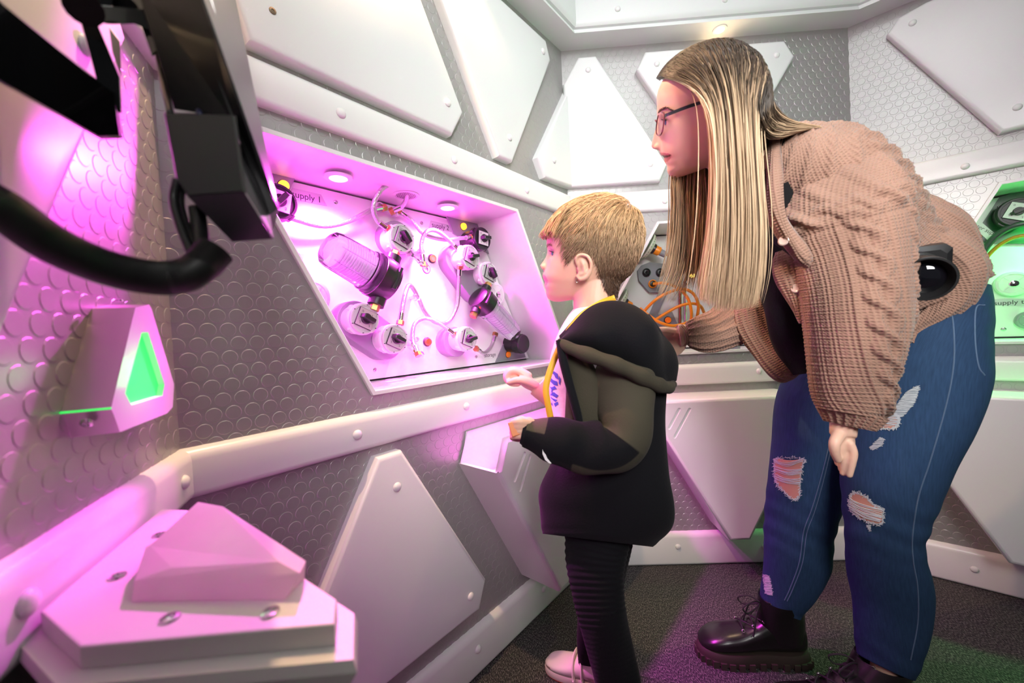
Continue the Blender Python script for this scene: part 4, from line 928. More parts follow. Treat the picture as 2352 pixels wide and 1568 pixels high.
for poly, lines in RIPS:
    V, F = decal(JT, poly, 6, .0012); o = MB().add(V, F).build('rip', bareskin, label='skin showing through a rip'); o.parent = jeans
    fr = []; E_ = spline([np.array([a, b_, 0.0]) for a, b_ in poly+[poly[0]]], 150)
    for q in E_:
        for _ in range(2):
            a = rng.random()*6.28; l_ = 2+4*rng.random(); fr.append([(q[0]+rng.normal()*1.2, q[1]+rng.normal()*1.2), (q[0]+l_*math.cos(a)*.6, q[1]+l_*math.sin(a)*.6), (q[0]+l_*math.cos(a)+rng.normal(), q[1]+l_*math.sin(a)+rng.normal())])
    tubes_on('frayed_edge', pale, fr, .00055, 5, .0014, None, o)
    ls = []
    for l in lines:
        for k in range(4): ls.append([(x+rng.normal()*1.0, y+k*1.9-3+rng.normal()*1.2) for x, y in l])
    tubes_on('cross_threads', pale, ls, .0007, 26, .0022, None, o)
for poly in ([(2046, 942), (2060, 930), (2082, 900), (2108, 885), (2112, 890), (2100, 925), (2074, 955), (2060, 962)], [(1998, 1028), (2022, 1003), (2031, 1008), (2024, 1024), (2004, 1034)], [(1990, 1205), (1999, 1204), (1998, 1222)], [(1752, 1318), (1766, 1322), (1772, 1350), (1774, 1368), (1758, 1362)]):
    V, F = decal(JT, poly, 6, .0006); o = MB().add(V, F).build('worn_patch', mat('worn_denim', (.26, .31, .36), .9), label='worn pale patch'); o.parent = jeans
    ys = [q[1] for q in poly]; ls = []
    for y in np.arange(min(ys)-1, max(ys)+1, 1.15):
        xs = [q for q in np.arange(min(q[0] for q in poly), max(q[0] for q in poly), 1.0) if inside((q, y), poly)]
        if len(xs) > 1:
            a_, b_ = xs[0]-3*rng.random(), xs[-1]+4*rng.random(); ls.append([(a_, y+rng.normal()*.6), ((a_+b_)/2, y+rng.normal()*.9), (b_, y+rng.normal()*.8)])
    tubes_on('frayed_threads', pale, ls, .0005, 12, .0012, None, o)
# --- knitwear
def knit_mat():
    m = colmat('pink_knit', .9, None, sheen=.2, spec=.15); nt = m.node_tree; b = nt.nodes['Principled BSDF']; a2 = nt.nodes.new('ShaderNodeAttribute'); a2.attribute_name = 'st'
    w1 = nt.nodes.new('ShaderNodeTexWave'); w1.bands_direction = 'X'; w1.inputs['Scale'].default_value = 62; w1.inputs['Distortion'].default_value = 1.2
    w2 = nt.nodes.new('ShaderNodeTexWave'); w2.bands_direction = 'Y'; w2.inputs['Scale'].default_value = 48; w2.inputs['Distortion'].default_value = 1.0
    ad = nt.nodes.new('ShaderNodeMath'); ad.operation = 'MULTIPLY'
    for w in (w1, w2): nt.links.new(a2.outputs['Vector'], w.inputs[0])
    nt.links.new(w1.outputs['Fac'], ad.inputs[0]); nt.links.new(w2.outputs['Fac'], ad.inputs[1])
    bp = nt.nodes.new('ShaderNodeBump'); bp.inputs['Strength'].default_value = .7; bp.inputs['Distance'].default_value = .0022; nt.links.new(ad.outputs[0], bp.inputs['Height']); nt.links.new(bp.outputs[0], b.inputs['Normal'])
    return m
knit = knit_mat(); KC = np.array((.325, .19, .14))
def ridge(x): return max(0.0, math.cos(x))**1.5
def rope(u, s, per, half, h):
    """two strands plaited along s"""
    if abs(u) > half*2.2: return 0.0
    p = 2*PI*s/per; z = 0.0
    for k in (0, 1):
        c = half*math.sin(p+k*PI); q = (u-c)/(half*.72)
        if abs(q) < 1: z = max(z, h*math.sqrt(1-q*q)*(1+.45*math.cos(p+k*PI)))
    return z
def sleeve_d(t, a, s, w):
    up = w-.5*PI*WM0; d = rope(up+.004, s, .088, .015, .0062)+rope(up-.082, s+.02, .078, .012, .0045)+.0028*max(0, 1-abs(abs(up+.004)-.034)/.006)
    k_ = min(1.0, max(0.0, (.158-s)/.012))          # upper part: diagonal cables down to a plaited band and the drop seam
    q = (s*.75-up*.85)/.047; dg = .0052*max(0.0, 1-abs((q % 1)-.5)/.22)**.6+rope(s-.132, up, .072, .013, .0052)
    d = d*(1-k_)+dg*k_-.003*math.exp(-((s-.160)/.0035)**2)
    d += .0014*ridge(w*2*PI/.0085)*(abs(up-.018) > .03)+.0012*ridge(s*2*PI/.0075)
    d += .004*math.sin(a*2+s*9)+.0045*math.sin(s*26+1.5*math.cos(a))*(.15+t*t)
    if t > .90: d = .0045*ridge(a*22)-.002
    return d
def kcol(t, a): return KC*(.94+.06*math.sin(a*5+t*11))
def torso_d(t, a, s, w):
    x = w-.5*PI*.13
    q = (s*.62+x*1.0)/.052; d = .0062*max(0, 1-abs((q % 1)-.5)/.20)**.7*(abs(x+.01) < .085)+rope(x-.105, s, .075, .014, .0060)+.0040*(abs(abs(x+.01)-.092) < .006)+.0015*ridge((s-x)*2*PI/.009)+.002*ridge(x*2*PI/.012)
    return d+.006*math.sin(s*16+2*a)
WM0 = .10
S = Surf()
loft([(1766, 322, .785, 34, .070), (1796, 350, .785, 70, .10), (1844, 402, .785, 112, .118), (1902, 464, .79, 128, .12), (1958, 524, .80, 128, .12), (2020, 586, .81, 112, .12), (2090, 640, .815, 108, .12), (2130, 690, .82, 94, .12)], 150, 180, torso_d, kcol, S=S)
loft([(1893, 352, .745, 70, .035), (1905, 420, .720, 106, .055), (1926, 500, .70, 112, .072), (1946, 580, .69, 103, .077), (1957, 660, .68, 97, .077), (1959, 740, .675, 94, .074), (1954, 810, .672, 87, .067), (1952, 870, .672, 79, .060), (1957, 915, .672, 74, .052), (1955, 948, .672, 62, .042), (1950, 978, .673, 44, .030)], 200, 250, sleeve_d, kcol, S=S)
def rib_d(t, a, s, w): return (.0035*ridge(a*15)+.004*math.sin(s*40+a))*min(1, t*12, (1-t)*12)
WM0 = .05
loft([(1810, 600, .92, 70, .06), (1770, 670, .935, 68, .058), (1712, 728, .935, 56, .05), (1655, 755, .93, 48, .042), (1612, 763, .93, 41, .036), (1588, 766, .93, 31, .028), (1576, 767, .93, 25, .022)], 120, 120, rib_d, kcol, S=S)
# hanging front edges (ribbed bands)
def band_d(t, a, s, w): return .0022*ridge(w*2*PI/.0075)
loft([(1722, 690, .885, 32, .016), (1745, 750, .875, 42, .02), (1782, 810, .865, 42, .02), (1815, 848, .86, 34, .018), (1832, 862, .86, 14, .01)], 80, 90, rib_d, kcol, S=S)
loft([(1806, 572, .735, 22, .014), (1822, 625, .728, 30, .016), (1834, 680, .725, 24, .014), (1845, 742, .725, 8, .008)], 50, 60, rib_d, kcol, S=S)
loft([(1786, 296, .735, 5, .006), (1780, 316, .715, 13, .014), (1774, 380, .698, 13, .014), (1779, 450, .690, 13, .014), (1800, 520, .684, 14, .014), (1836, 585, .68, 14, .014), (1862, 614, .685, 5, .006)], 40, 90, rib_d, kcol, S=S)
# gathered folds over the back of the waist
def fold_d(t, a, s, w): return .0030*ridge(a*13)+.006*math.sin(s*30+a*2)
loft([(2072, 470, .79, 32, .06), (2118, 505, .785, 42, .07), (2165, 545, .785, 48, .07), (2204, 594, .785, 43, .065), (2226, 634, .79, 22, .045)], 110, 110, fold_d, kcol, S=S)
loft([(2088, 545, .77, 36, .06), (2145, 575, .757, 46, .068), (2192, 622, .757, 48, .068), (2192, 680, .76, 42, .058), (2160, 722, .765, 34, .05), (2115, 752, .77, 24, .04), (2080, 780, .77, 14, .03)], 110, 120, fold_d, kcol, S=S)
card = under(S.build('cardigan', knit), woman)
# buttons
def disc_at(p, r, m, name, parent, face=None, h=.003):
    q = Vector(EYE-p if face is None else face).to_track_quat('Z', 'Y').to_matrix().to_4x4(); o = MB().lathe([(r, 0), (r, h*.6), (r*.8, h), (r*.5, h*.7), (.0003, h*.7)], 20, Matrix.Translation(p) @ q).build(name, m); o.parent = parent; return o
pearl = mat('shell_button', (.55, .40, .36), .15)
CT = bvh(card)
for x, y in ((1800, 553), (1829, 662)):
    h_ = hit(CT, x, y, .001)
    if h_ is not None: disc_at(h_, .0085, pearl, 'button', card, nz(EYE-h_)+np.array([-.5, 0, .3]))
# black top
S = Surf(); tb = lambda t, a: np.array((.008, .008, .009))
loft([(1748, 325, .765, 48, .058), (1774, 390, .79, 62, .085), (1800, 500, .82, 66, .12), (1808, 600, .83, 64, .12), (1820, 700, .84, 60, .11), (1842, 790, .85, 52, .10), (1865, 850, .85, 40, .09)], 70, 90, lambda t, a, s, w: .004*math.sin(3*a+s*30), tb, S=S)
loft([(1840, 440, .81, 90, .09), (1930, 560, .83, 115, .09), (2030, 680, .845, 110, .085), (2090, 740, .85, 90, .08)], 60, 60, None, tb, S=S)
under(S.build('top', fleece), woman)

# --- hair: dark roots, blond lengths
def sheet(G, n, jit, cols, rad, lenj=.12, seg=26, push=True):
    """strands between neighbouring guide curves of (px, py, y)"""
    cv, cl, rd = [], [], []
    Gs = [np.array(spline([np.array(p, float) for p in g], seg)) for g in G]
    for k in range(n):
        t = rng.random()*(len(Gs)-1); i = min(int(t), len(Gs)-2); f = t-i; P = Gs[i]*(1-f)+Gs[i+1]*f
        ph = rng.random()*6.28; am = jit*rng.random(); x = np.linspace(0, 1, seg); P = P.copy()
        P[:, 0] += am*np.sin(ph+x*4*rng.random()+x*2)*np.minimum(1, x*4) + rng.normal()*jit*.5*np.minimum(1, x*3); P[:, 2] += rng.normal()*.010*np.minimum(1, x*3+.15)+.004*np.sin(ph*2+x*3)
        e = 1-lenj*rng.random()**1.5; xs = np.linspace(0, e, seg); P = np.stack([np.interp(xs, x, P[:, c]) for c in range(3)], 1)
        Wp = np.array([aty(*p) for p in P]); mg = .0050+.007*rng.random()
        for i_ in range(len(Wp) if push else 0):
            if np.linalg.norm(Wp[i_]-W.c) > .2: continue
            co, no, _, ds = WTREE.find_nearest(Vector(Wp[i_]))
            if co is None: continue
            sgd = (Vector(Wp[i_])-co).dot(no)
            if sgd < mg and ds < .06: Wp[i_] = np.array(co)+np.array(no)*mg
        Wp[1:-1] = (Wp[:-2]+2*Wp[1:-1]+Wp[2:])/4
        cv.append(Wp); cl.append(cols(xs)); rd.append(rad*(.6+.8*rng.random()))
    return cv, rd, cl
ROOT = np.array((.030, .019, .012)); BLD = np.array((.64, .455, .29)); MID = np.array((.40, .265, .165))
def hc1(dark0=.22, sd=.10, base=BLD):
    def f(xs):
        st = rng.random(); d0 = max(dark0*.6, dark0+sd*rng.normal()); tgt = base*(.75+.5*rng.random()) if st < .74 else MID*(.6+.9*rng.random())
        if st > .96: tgt = ROOT*3.0
        w = np.clip((xs-d0)/.16, 0, 1)[:, None]; return ROOT*(.7+.9*rng.random())*(1-w)+tgt*w
    return f
# scalp cap
HP = [(1524, 186), (1548, 190), (1585, 200), (1618, 214), (1634, 240), (1642, 300), (1650, 360), (1700, 365), (1790, 330), (1800, 60), (1500, 60), (1500, 186)]
WTREE = tree_of(me); cV, cF, rV, rN, rP = face_cap(me, W, HP, .0035, None, .085)
S = Surf(); S.add(cV, cF, ROOT*.9)
sets = []
ga = [(1522, 188, .722), (1530, 181, .700), (1560, 186, .672), (1598, 205, .650), (1630, 240, .640), (1644, 320, .640), (1646, 430, .646), (1640, 540, .655), (1630, 630, .660), (1622, 690, .662)]
g0 = [(1523, 184, .712), (1545, 176, .688), (1585, 186, .660), (1620, 212, .642), (1637, 262, .638), (1641, 350, .640), (1640, 450, .646), (1632, 560, .655), (1618, 640, .660), (1612, 690, .662)]
g1 = [(1560, 138, .712), (1592, 138, .678), (1630, 165, .650), (1650, 215, .636), (1660, 290, .634), (1666, 390, .638), (1668, 490, .645), (1664, 590, .655), (1656, 660, .660), (1652, 715, .664)]
g2 = [(1620, 106, .715), (1648, 112, .682), (1675, 150, .652), (1690, 210, .638), (1698, 290, .636), (1704, 390, .640), (1708, 490, .646), (1706, 590, .656), (1700, 660, .661), (1694, 712, .665)]
g3 = [(1690, 96, .722), (1712, 110, .690), (1728, 155, .662), (1734, 215, .648), (1736, 300, .645), (1742, 400, .650), (1749, 490, .655), (1750, 590, .662), (1744, 655, .667), (1735, 706, .670)]
sets.append(sheet([ga, g0, g1, g2, g3], 4100, 8, hc1(.26, .05), .00068, .16, 18))
sets.append(sheet([g0, g1, g2, g3], 240, 16, hc1(.22, .05, BLD*1.1), .0007, .10, 18))
f0 = [(1565, 250, .80), (1552, 330, .80), (1543, 410, .785), (1545, 470, .785), (1541, 540, .785), (1530, 600, .785), (1512, 668, .785)]
f1 = [(1590, 300, .80), (1588, 380, .79), (1585, 450, .785), (1583, 530, .785), (1578, 600, .785), (1566, 675, .785)]
f2 = [(1640, 330, .79), (1634, 400, .78), (1632, 470, .775), (1630, 560, .775), (1626, 630, .77), (1612, 700, .765)]
f3 = [(1680, 340, .78), (1672, 420, .77), (1668, 500, .765), (1666, 580, .76), (1660, 660, .755), (1650, 720, .75)]
sets.append(sheet([f0, f1, f2, f3], 1250, 7, hc1(.0, .02), .0007, .34, 16, False)); sets.append(sheet([[(1546, 560, .785), (1536, 610, .785), (1518, 650, .785), (1500, 690, .785)], [(1600, 580, .78), (1592, 630, .78), (1578, 670, .78), (1560, 705, .775)]], 90, 6, hc1(.0, .02), .0005, .5, 10, False))
b0 = [(1695, 97, .735), (1745, 150, .715), (1764, 215, .705), (1786, 258, .705), (1830, 282, .720), (1900, 290, .755), (1965, 302, .785), (2010, 338, .800)]
b1 = [(1700, 97, .715), (1738, 165, .680), (1748, 240, .668), (1768, 292, .675), (1810, 300, .70), (1870, 292, .740), (1930, 298, .775), (1980, 325, .80)]
b2 = [(1705, 98, .70), (1732, 190, .655), (1742, 270, .655), (1760, 318, .672), (1795, 318, .70), (1840, 300, .735), (1890, 298, .765), (1940, 312, .79)]
sets.append(sheet([b0, b1, b2], 1500, 5, hc1(.42, .10, BLD*.8), .0007, .25, 16))
# loose lock over the back of the cardigan, seen past the waist folds
sets.append(sheet([[(2060, 395, .80), (2090, 420, .80), (2108, 438, .80), (2110, 462, .80)], [(2050, 400, .79), (2080, 430, .79), (2098, 445, .79), (2100, 466, .79)]], 90, 3, hc1(.0, .01, BLD*.8), .0007, .1, 10))
for cv, rd, cl in sets: strands(S, cv, rd, cl)
under(S.build('hair', hairm), woman)

# --- boots
bootm = mat('black_boot_leather', (.010, .009, .009), .28, noise=(40, .2, .15)); solem = mat('dark_brown_boot_sole', (.040, .028, .022), .55)
def boot(ank, heel, toe, top, parent, bow=True):
    heel, toe = np.array(heel, float), np.array(toe, float); L = np.linalg.norm(toe-heel); f = (toe-heel)/L; s = np.array([-f[1], f[0], 0]); up = np.array([0, 0, 1.0]); ank, top = np.array(ank), np.array(top)
    prof = [(0.0, .014, .085, .036), (.05, .034, .115, .034), (.18, .040, .135, .032), (.34, .041, .130, .032), (.48, .041, .105, .032), (.62, .045, .088, .032), (.78, .047, .080, .032), (.90, .040, .068, .033), (.975, .022, .054, .036), (.995, .006, .045, .040)]
    Pf = interp(prof, 50); n = 44; b = MB(); R = []
    for u, hw_, tp, lo in Pf:
        r_ = []
        for j in range(n):
            a = 2*PI*j/n; c, q = math.cos(a), math.sin(a); k = (abs(c)**2.5+abs(q)**2.5)**(-1/2.5); r_.append(heel+f*u*L+s*hw_*k*c+up*(lo+(tp-lo)*(.5+.5*k*q)))
        R.append(r_)
    b.rings(R); R = []
    base = heel+f*L*.20+up*.07
    for i in range(16):
        t = i/15; c = base*(1-t)+top*t; ra = .053+.003*math.sin(t*3)-.001*t; rb = .046+.004*t; bulge = .008*math.sin(t*8)
        R.append([c+f*(ra*math.cos(a)+.012*(1-t)*max(0, math.cos(a)))+s*rb*math.sin(a) for a in [2*PI*k/40 for k in range(40)]])
    R.append([r*.0+p for r, p in zip([1]*40, [top+(np.array(q)-top)*.86-up*.004 for q in R[-1]])]); R.append([top+(np.array(q)-top)*.8-up*.03 for q in R[-1]])
    b.rings(R); shaft = b.build('boot', bootm, angle=50); under(shaft, parent)
    OUTB = [(-.02, 0), (.0, .026), (.15, .041), (.42, .042), (.68, .051), (.88, .044), (1.0, .018), (1.0, -.018), (.88, -.044), (.68, -.051), (.42, -.042), (.15, -.041), (0, -.026)]
    so = sole('sole', heel, toe, OUTB, .034, solem, parent, z0=.004); so.parent = shaft
    b = MB()   # tread lugs
    pts = spline(OUTB+[OUTB[0]], 34)[:-1]
    for u, w in pts[::1]:
        p = heel+f*L*(.5+(u-.5)*.97)+s*w*.93; b.add(*[[p+f*x+s*y+up*z for x in (-.0075, .0075) for y in (-.008, .008) for z in (0, .018)], [(0, 1, 3, 2), (4, 6, 7, 5), (0, 4, 5, 1), (2, 3, 7, 6), (0, 2, 6, 4), (1, 5, 7, 3)]])
    lo = b.build('tread_lugs', solem, kind='stuff'); lo.parent = shaft
    # eyelets and laces up the front of the shaft
    mt = mat('eyelet_metal', (.6, .6, .6), .2, 1.0); lc = mat('black_lace', (.012, .011, .012), .7); E = []
    for k in range(7):
        t = k/6; 
        if t < .35: q = t/.35; c = heel+f*L*(.60-.20*q)+up*(.092+.030*q); wd = .026; nrm_ = nz(up*.9+f*.35)
        else: q = (t-.35)/.65; c = base*(1-(.25+.72*q))+top*(.25+.72*q)+f*.047; wd = .024; nrm_ = nz(f+up*.15)
        for sg in (1, -1):
            p = c+s*sg*wd-f*(.010 if t >= .35 else 0); E.append((p, sg)); 
            nn = nz(nrm_+s*sg*.7); Q = Vector(nn).to_track_quat('Z', 'Y').to_matrix().to_4x4(); b2 = MB(); b2.tube([Matrix.Translation(p+nn*.002) @ Q @ Vector((.0034*math.cos(a), .0034*math.sin(a), 0)) for a in np.linspace(0, 2*PI, 15)], .0011, 6, cap=False); o = b2.build('eyelet', mt); o.parent = shaft
    b = MB()
    for k in range(6):
        for sg in (0, 1):
            p, q = E[2*k+sg][0], E[2*k+2+(1-sg)][0]; m_ = (p+q)/2+f*.010+up*.006; b.tube(spline([p, m_, q], 10), .0021, 6)
    pe = E[-1][0]+f*.012
    c = (E[-1][0]+E[-2][0])/2+f*.014-up*.012
    if bow:
        for sg, ln in ((1, .055), (-1, .05)):
            b.tube(spline([c, c+f*.024+s*sg*.012+up*.010, c+f*ln+s*sg*.022-up*.002, c+f*ln*.8+s*sg*.020-up*.018, c+f*.016+s*sg*.008-up*.010, c], 24), .0021, 6)
            b.tube(spline([c, c+f*.020+s*sg*.02-up*.018, c+f*.03+s*sg*.028-up*.055, c+f*.035+s*sg*.03-up*.075], 14), .0021, 6)
    l = b.build('laces', lc); l.parent = shaft
    return shaft
boot(None, (.770, 1.070, 0), (.490, 1.105, 0), aty(1792, 1372, 1.06), woman)
boot(None, (.82, .865, 0), (.545, .90, 0), aty(2030, 1512, .88), woman)

# ------------------------------------------------------------------ camera hanging at her side
dslr = empty('camera', 'black camera with a wide lens hanging at the hip over the pink cardigan', 'camera', None, None, tuple(aty(2110, 620, .63)))
bpy.context.view_layer.update()
c0 = aty(2098, 618, .70); c1 = aty(2130, 641, .615); axv = nz(c1-c0); Q = Vector(axv).to_track_quat('Z', 'Y').to_matrix().to_4x4(); Lb = np.linalg.norm(c1-c0)
glassb = mat('lens_glass', (.004, .004, .006), .04, coat=1.0); ringm = mat('lens_rubber', (.008, .008, .008), .6)
M0 = Matrix.Translation(c0) @ Q; rr = .0345
under(MB().lathe([(rr*.82, -.01), (rr*.84, .01), (rr*.9, .012), (rr*.9, .03), (rr*.84, .032), (rr*.86, Lb*.72), (rr*.98, Lb*.8), (rr, Lb*.86), (rr, Lb*.985), (rr*.965, Lb), (rr*.90, Lb), (rr*.87, Lb-.008), (rr*.72, Lb-.016), (rr*.72, Lb-.017)], 48, M0).build('lens_barrel', dark), dslr)
under(MB().lathe([(rr*.73, Lb-.0165), (rr*.55, Lb-.012), (rr*.3, Lb-.0095), (.0004, Lb-.009)], 36, M0).build('front_glass', glassb), dslr)
b = MB(); R = []
for k in range(40):
    a = 2*PI*k/40; 
for zc in np.linspace(.016, .028, 4): b.tube([M0 @ Vector((rr*.905*math.cos(a), rr*.905*math.sin(a), zc)) for a in np.linspace(0, 2*PI, 40)], .0012, 6, cap=False)
under(b.build('zoom_ring', ringm), dslr)
b = MB(); e1 = np.array(Q.to_3x3() @ Vector((1, 0, 0))); e2 = np.array(Q.to_3x3() @ Vector((0, 1, 0)))
def rbox(b, c, ax, hx, hy, hz, bv):
    R = []
    for z, k in ((-hz, hx-bv), (-hz+bv, hx), (hz-bv, hx), (hz, hx-bv)):
        kk = hx-k; R.append([c+ax[0]*(sx*(hx-kk-(bv if cut else 0)))+ax[1]*(sy*(hy-kk-(0 if cut else bv)))+ax[2]*z for sx, sy, cut in ((1, 1, 1), (1, 1, 0), (1, -1, 0), (1, -1, 1), (-1, -1, 1), (-1, -1, 0), (-1, 1, 0), (-1, 1, 1))])
    b.rings(R)
rbox(b, c0-axv*.03, [e1, e2, axv], .050, .036, .022, .008); under(b.build('camera_body', dark, angle=30), dslr)
b = MB(); rbox(b, c0-axv*.026+UP*.052, [RT, UP, axv], .022, .014, .02, .006); under(b.build('viewfinder_hump', dark, angle=30), dslr)
S = Surf(); ribbon(S, [A(2086, 500, .70), A(2094, 535, .655), A(2094, 565, .635), A(2086, 600, .64)], .013, (.012, .012, .013), .001, 24); under(S.build('strap', colmat('strap_webbing', .7)), dslr)
S = Surf(); ribbon(S, [A(1775, 548, .72), A(1800, 566, .70), A(1830, 588, .69), A(1852, 604, .685)], .011, (.012, .012, .013), .0015, 20); under(S.build('strap', colmat('strap_webbing', .7)), dslr)
# thin bracelets on the far wrist
b = MB(); cc = aty(1571, 768, .93); e = aty(1550, 774, .93); axv = nz(cc-e); Q = Vector(axv).to_track_quat('Z', 'Y').to_matrix().to_4x4()
for k in range(3): b.tube([Matrix.Translation(cc-axv*(.004*k)) @ Q @ Vector((.0245*math.cos(a), .0245*math.sin(a), 0)) for a in np.linspace(0, 2*PI, 40)], .0012, 6, cap=False)
under(b.build('hair_tie', mat('tan_elastic', (.35, .22, .15), .6)), woman)
# ================================================================== equipment inside the recessed boxes
ND = .18
plastic = mat('white_valve_plastic', (.74, .74, .74), .3); ringg = mat('grey_ring_plastic', (.55, .56, .56), .35); greyp = mat('grey_mount_plastic', (.24, .24, .27), .4)
plate = mat('switch_plate', (.52, .53, .52), .25, .3); brass = mat('brass_fitting', (.55, .33, .12), .3, 1.0); chrome = mat('chrome_fitting', (.75, .75, .75), .12, 1.0)
gtxt = mat('dark_print', (.02, .02, .025), .5); lblm = mat('silver_label', (.50, .50, .52), .3, .2)
def loc3(w, px, py, y): s, z = on(w, px, py, -y); return np.array([s, y, z])
def item(name, label, cat, w, px, py, y=ND, group=None):
    c = loc3(w, px, py, y); e = empty(name, label, cat, group, WM[w] @ T(*c)); return e, c
def sub(b, name, m, e, w, c, **k):
    """mesh authored in wall-local coordinates -> child of thing at c"""
    b.v = [(x-c[0], y-c[1], z-c[2]) for x, y, z in b.v]; return b.build(name, m, e, **k)
def hexa(b, p, q, r):
    p, q = np.array(p), np.array(q); b.tube([p, q], r, 6); return b
def knob(e, y, ang, m=dark):
    """rotary switch: collar and flat grip"""
    MB().lathe([(.0135, 0), (.0135, .004), (.012, .006), (.0003, .006)], 24, T(0, y, 0) @ RY).build('knob_collar', m, e)
    R = Matrix.Rotation(ang, 4, 'Y'); b = MB(); Rr = []
    for h, k in ((.004, 1.0), (.014, .95), (.020, .86), (.0215, .75)):
        Rr.append([tuple(R @ Vector((x*k, y-h, z*k))) for x, z in ((-.005, -.019), (.005, -.019), (.0062, -.008), (.0062, .008), (.005, .019), (-.005, .019), (-.0062, .008), (-.0062, -.008))])
    b.rings(Rr); b.build('knob_grip', m, e, angle=30)
def valve(label, w, px, py, yb, yf, sq=45, grip=40, r=.038, black=False, platem=None, group='rotary valves'):
    e, c = item('rotary_valve', label, 'valve', w, px, py, yf); d = yb-yf; m = dark if black else plastic
    b = MB().lathe([(r*.94, -d), (r*.98, -d*.7), (r*.98, -d*.36), (r*1.05, -d*.34), (r*1.05, -.010), (r*1.0, -.006)], 40, RY)
    for k in range(4):      # lugs
        a = PI/4+k*PI/2; cx, cz = r*1.03*math.cos(a), r*1.03*math.sin(a); u = np.array([-math.sin(a), 0, math.cos(a)]); o = np.array([math.cos(a), 0, math.sin(a)])
        b.rings([[np.array([cx, y, cz])+u*s*.012+o*k2 for s, k2 in ((-1, -.004), (1, -.004), (.6, .004), (-.6, .004))] for y in (.010, .022)])
    b.build('valve_body', m, e)
    MB().lathe([(r*1.0, -.006), (r*1.0, .001), (r*.97, .0025), (r*.86, .0025), (r*.84, .001), (r*.0005, .001)], 40, RY).build('face_ring', dark if black else ringg, e)
    for k in range(6):
        a = .3+k*PI/3; MB().box((r*.93*math.cos(a), -.0027, r*.93*math.sin(a)), (.004, .0006, .0018)).build('ring_mark', gtxt, e, smooth=False)
    R = Matrix.Rotation(math.radians(sq), 4, 'Y'); h = r*.60; b = MB()
    b.rings([[tuple(R @ Vector((x*k, -y, z*k))) for x, z in ((-h, -h), (h, -h), (h, h), (-h, h))] for y, k in ((.001, 1), (.0055, 1), (.006, .98))]); b.build('plate_backing', dark, e, smooth=False)
    b = MB(); b.rings([[tuple(R @ Vector((x*k, -y, z*k))) for x, z in ((-h, -h), (h, -h), (h, h), (-h, h))] for y, k in ((.006, .97), (.0068, .96))]); b.build('switch_plate', platem or plate, e, smooth=False)
    for t, tx, tz in (('0', -.62, .62), ('1', .55, .55), ('2', .6, -.6), ('3', -.55, -.62)):
        p = R @ Vector((tx*h, -.0071, tz*h)); text(t, .0062, p, gtxt, e)
    knob(e, -.0068, math.radians(grip)); return e
def text(s, size, p, m, parent, rot=0.0, name='lettering', mw=None, shear=0):
    cu = bpy.data.curves.new('t', 'FONT'); cu.body = s; cu.size = size*1.35; cu.align_x = 'CENTER'; cu.align_y = 'CENTER'; cu.extrude = .0001; cu.shear = shear
    o = bpy.data.objects.new('t', cu); COL.objects.link(o); dg = bpy.context.evaluated_depsgraph_get(); me = bpy.data.meshes.new_from_object(o.evaluated_get(dg)); bpy.data.objects.remove(o)
    me.transform(Matrix.Translation(p) @ Matrix.Rotation(rot, 4, 'Y') @ Matrix.Rotation(PI/2, 4, 'X')); me.name = name
    me.materials.clear(); return link(name, me, m, parent)
def stadium(a, b, r, n=14):
    a, b = np.array(a), np.array(b); d = b-a; g = math.atan2(d[1], d[0]) if np.linalg.norm(d) > 1e-6 else 0.0
    return [(a[0]+r*math.cos(g+PI/2+PI*k/n), a[1]+r*math.sin(g+PI/2+PI*k/n)) for k in range(n+1)]+[(b[0]+r*math.cos(g-PI/2+PI*k/n), b[1]+r*math.sin(g-PI/2+PI*k/n)) for k in range(n+1)]
def mount(label, w, p, q, r, h):
    a, b = on(w, *p, -ND+h), on(w, *q, -ND+h); c = np.array([(a[0]+b[0])/2, ND, (a[1]+b[1])/2]); e = empty('valve_mount', label, 'mount', None, WM[w] @ T(*c))
    P = [(x-c[0], z-c[2]) for x, z in stadium(a, b, r)]; MB().prism(P, 0, -h, .003).build('mount_block', greyp, e, angle=50); return e
YV = .085; YM = ND-.042
mount('grey round mount behind the single valve beside the big clear filter', 'front', (914, 545), (918, 547), .047, .042)
mount('grey lozenge mount behind the upper right pair of valves', 'front', (1052, 596), (1098, 660), .050, .042)
mount('grey lozenge mount behind the lower left pair of valves', 'front', (818, 735), (888, 785), .050, .042)
mount('grey round mount behind the valve with the green lit plate', 'front', (1046, 784), (1050, 786), .047, .042)
F_ = 'front'
valve('white rotary valve just right of the big clear filter, grip tilted', F_, 924, 547, YM, YV, 22, -35)
valve('white rotary valve at the right with a long grip, below the black valve', F_, 1080, 590, YM, YV, 20, 80)
valve('smaller looking white rotary valve at the right above the small filter', F_, 1124, 628, YM, YV+.01, 20, -30)
valve('white rotary valve at the lower left, under the head of the big clear filter', F_, 838, 732, YM, YV, 25, -62)
valve('white rotary valve at the lower left with a hose rising from its top', F_, 908, 778, YM, YV, 25, -62)
valve('white rotary valve at the bottom with a green lit plate', F_, 1075, 778, YM, YV, 20, 80)
valve('black rotary valve with a white square plate at the top right corner', F_, 1108, 548, ND, YV+.02, 5, 85, black=True, platem=plastic)
valve('black rotary valve half hidden by the monitor at the top left', F_, 640, 462, ND, YV+.02, 10, 40, black=True, platem=plastic)
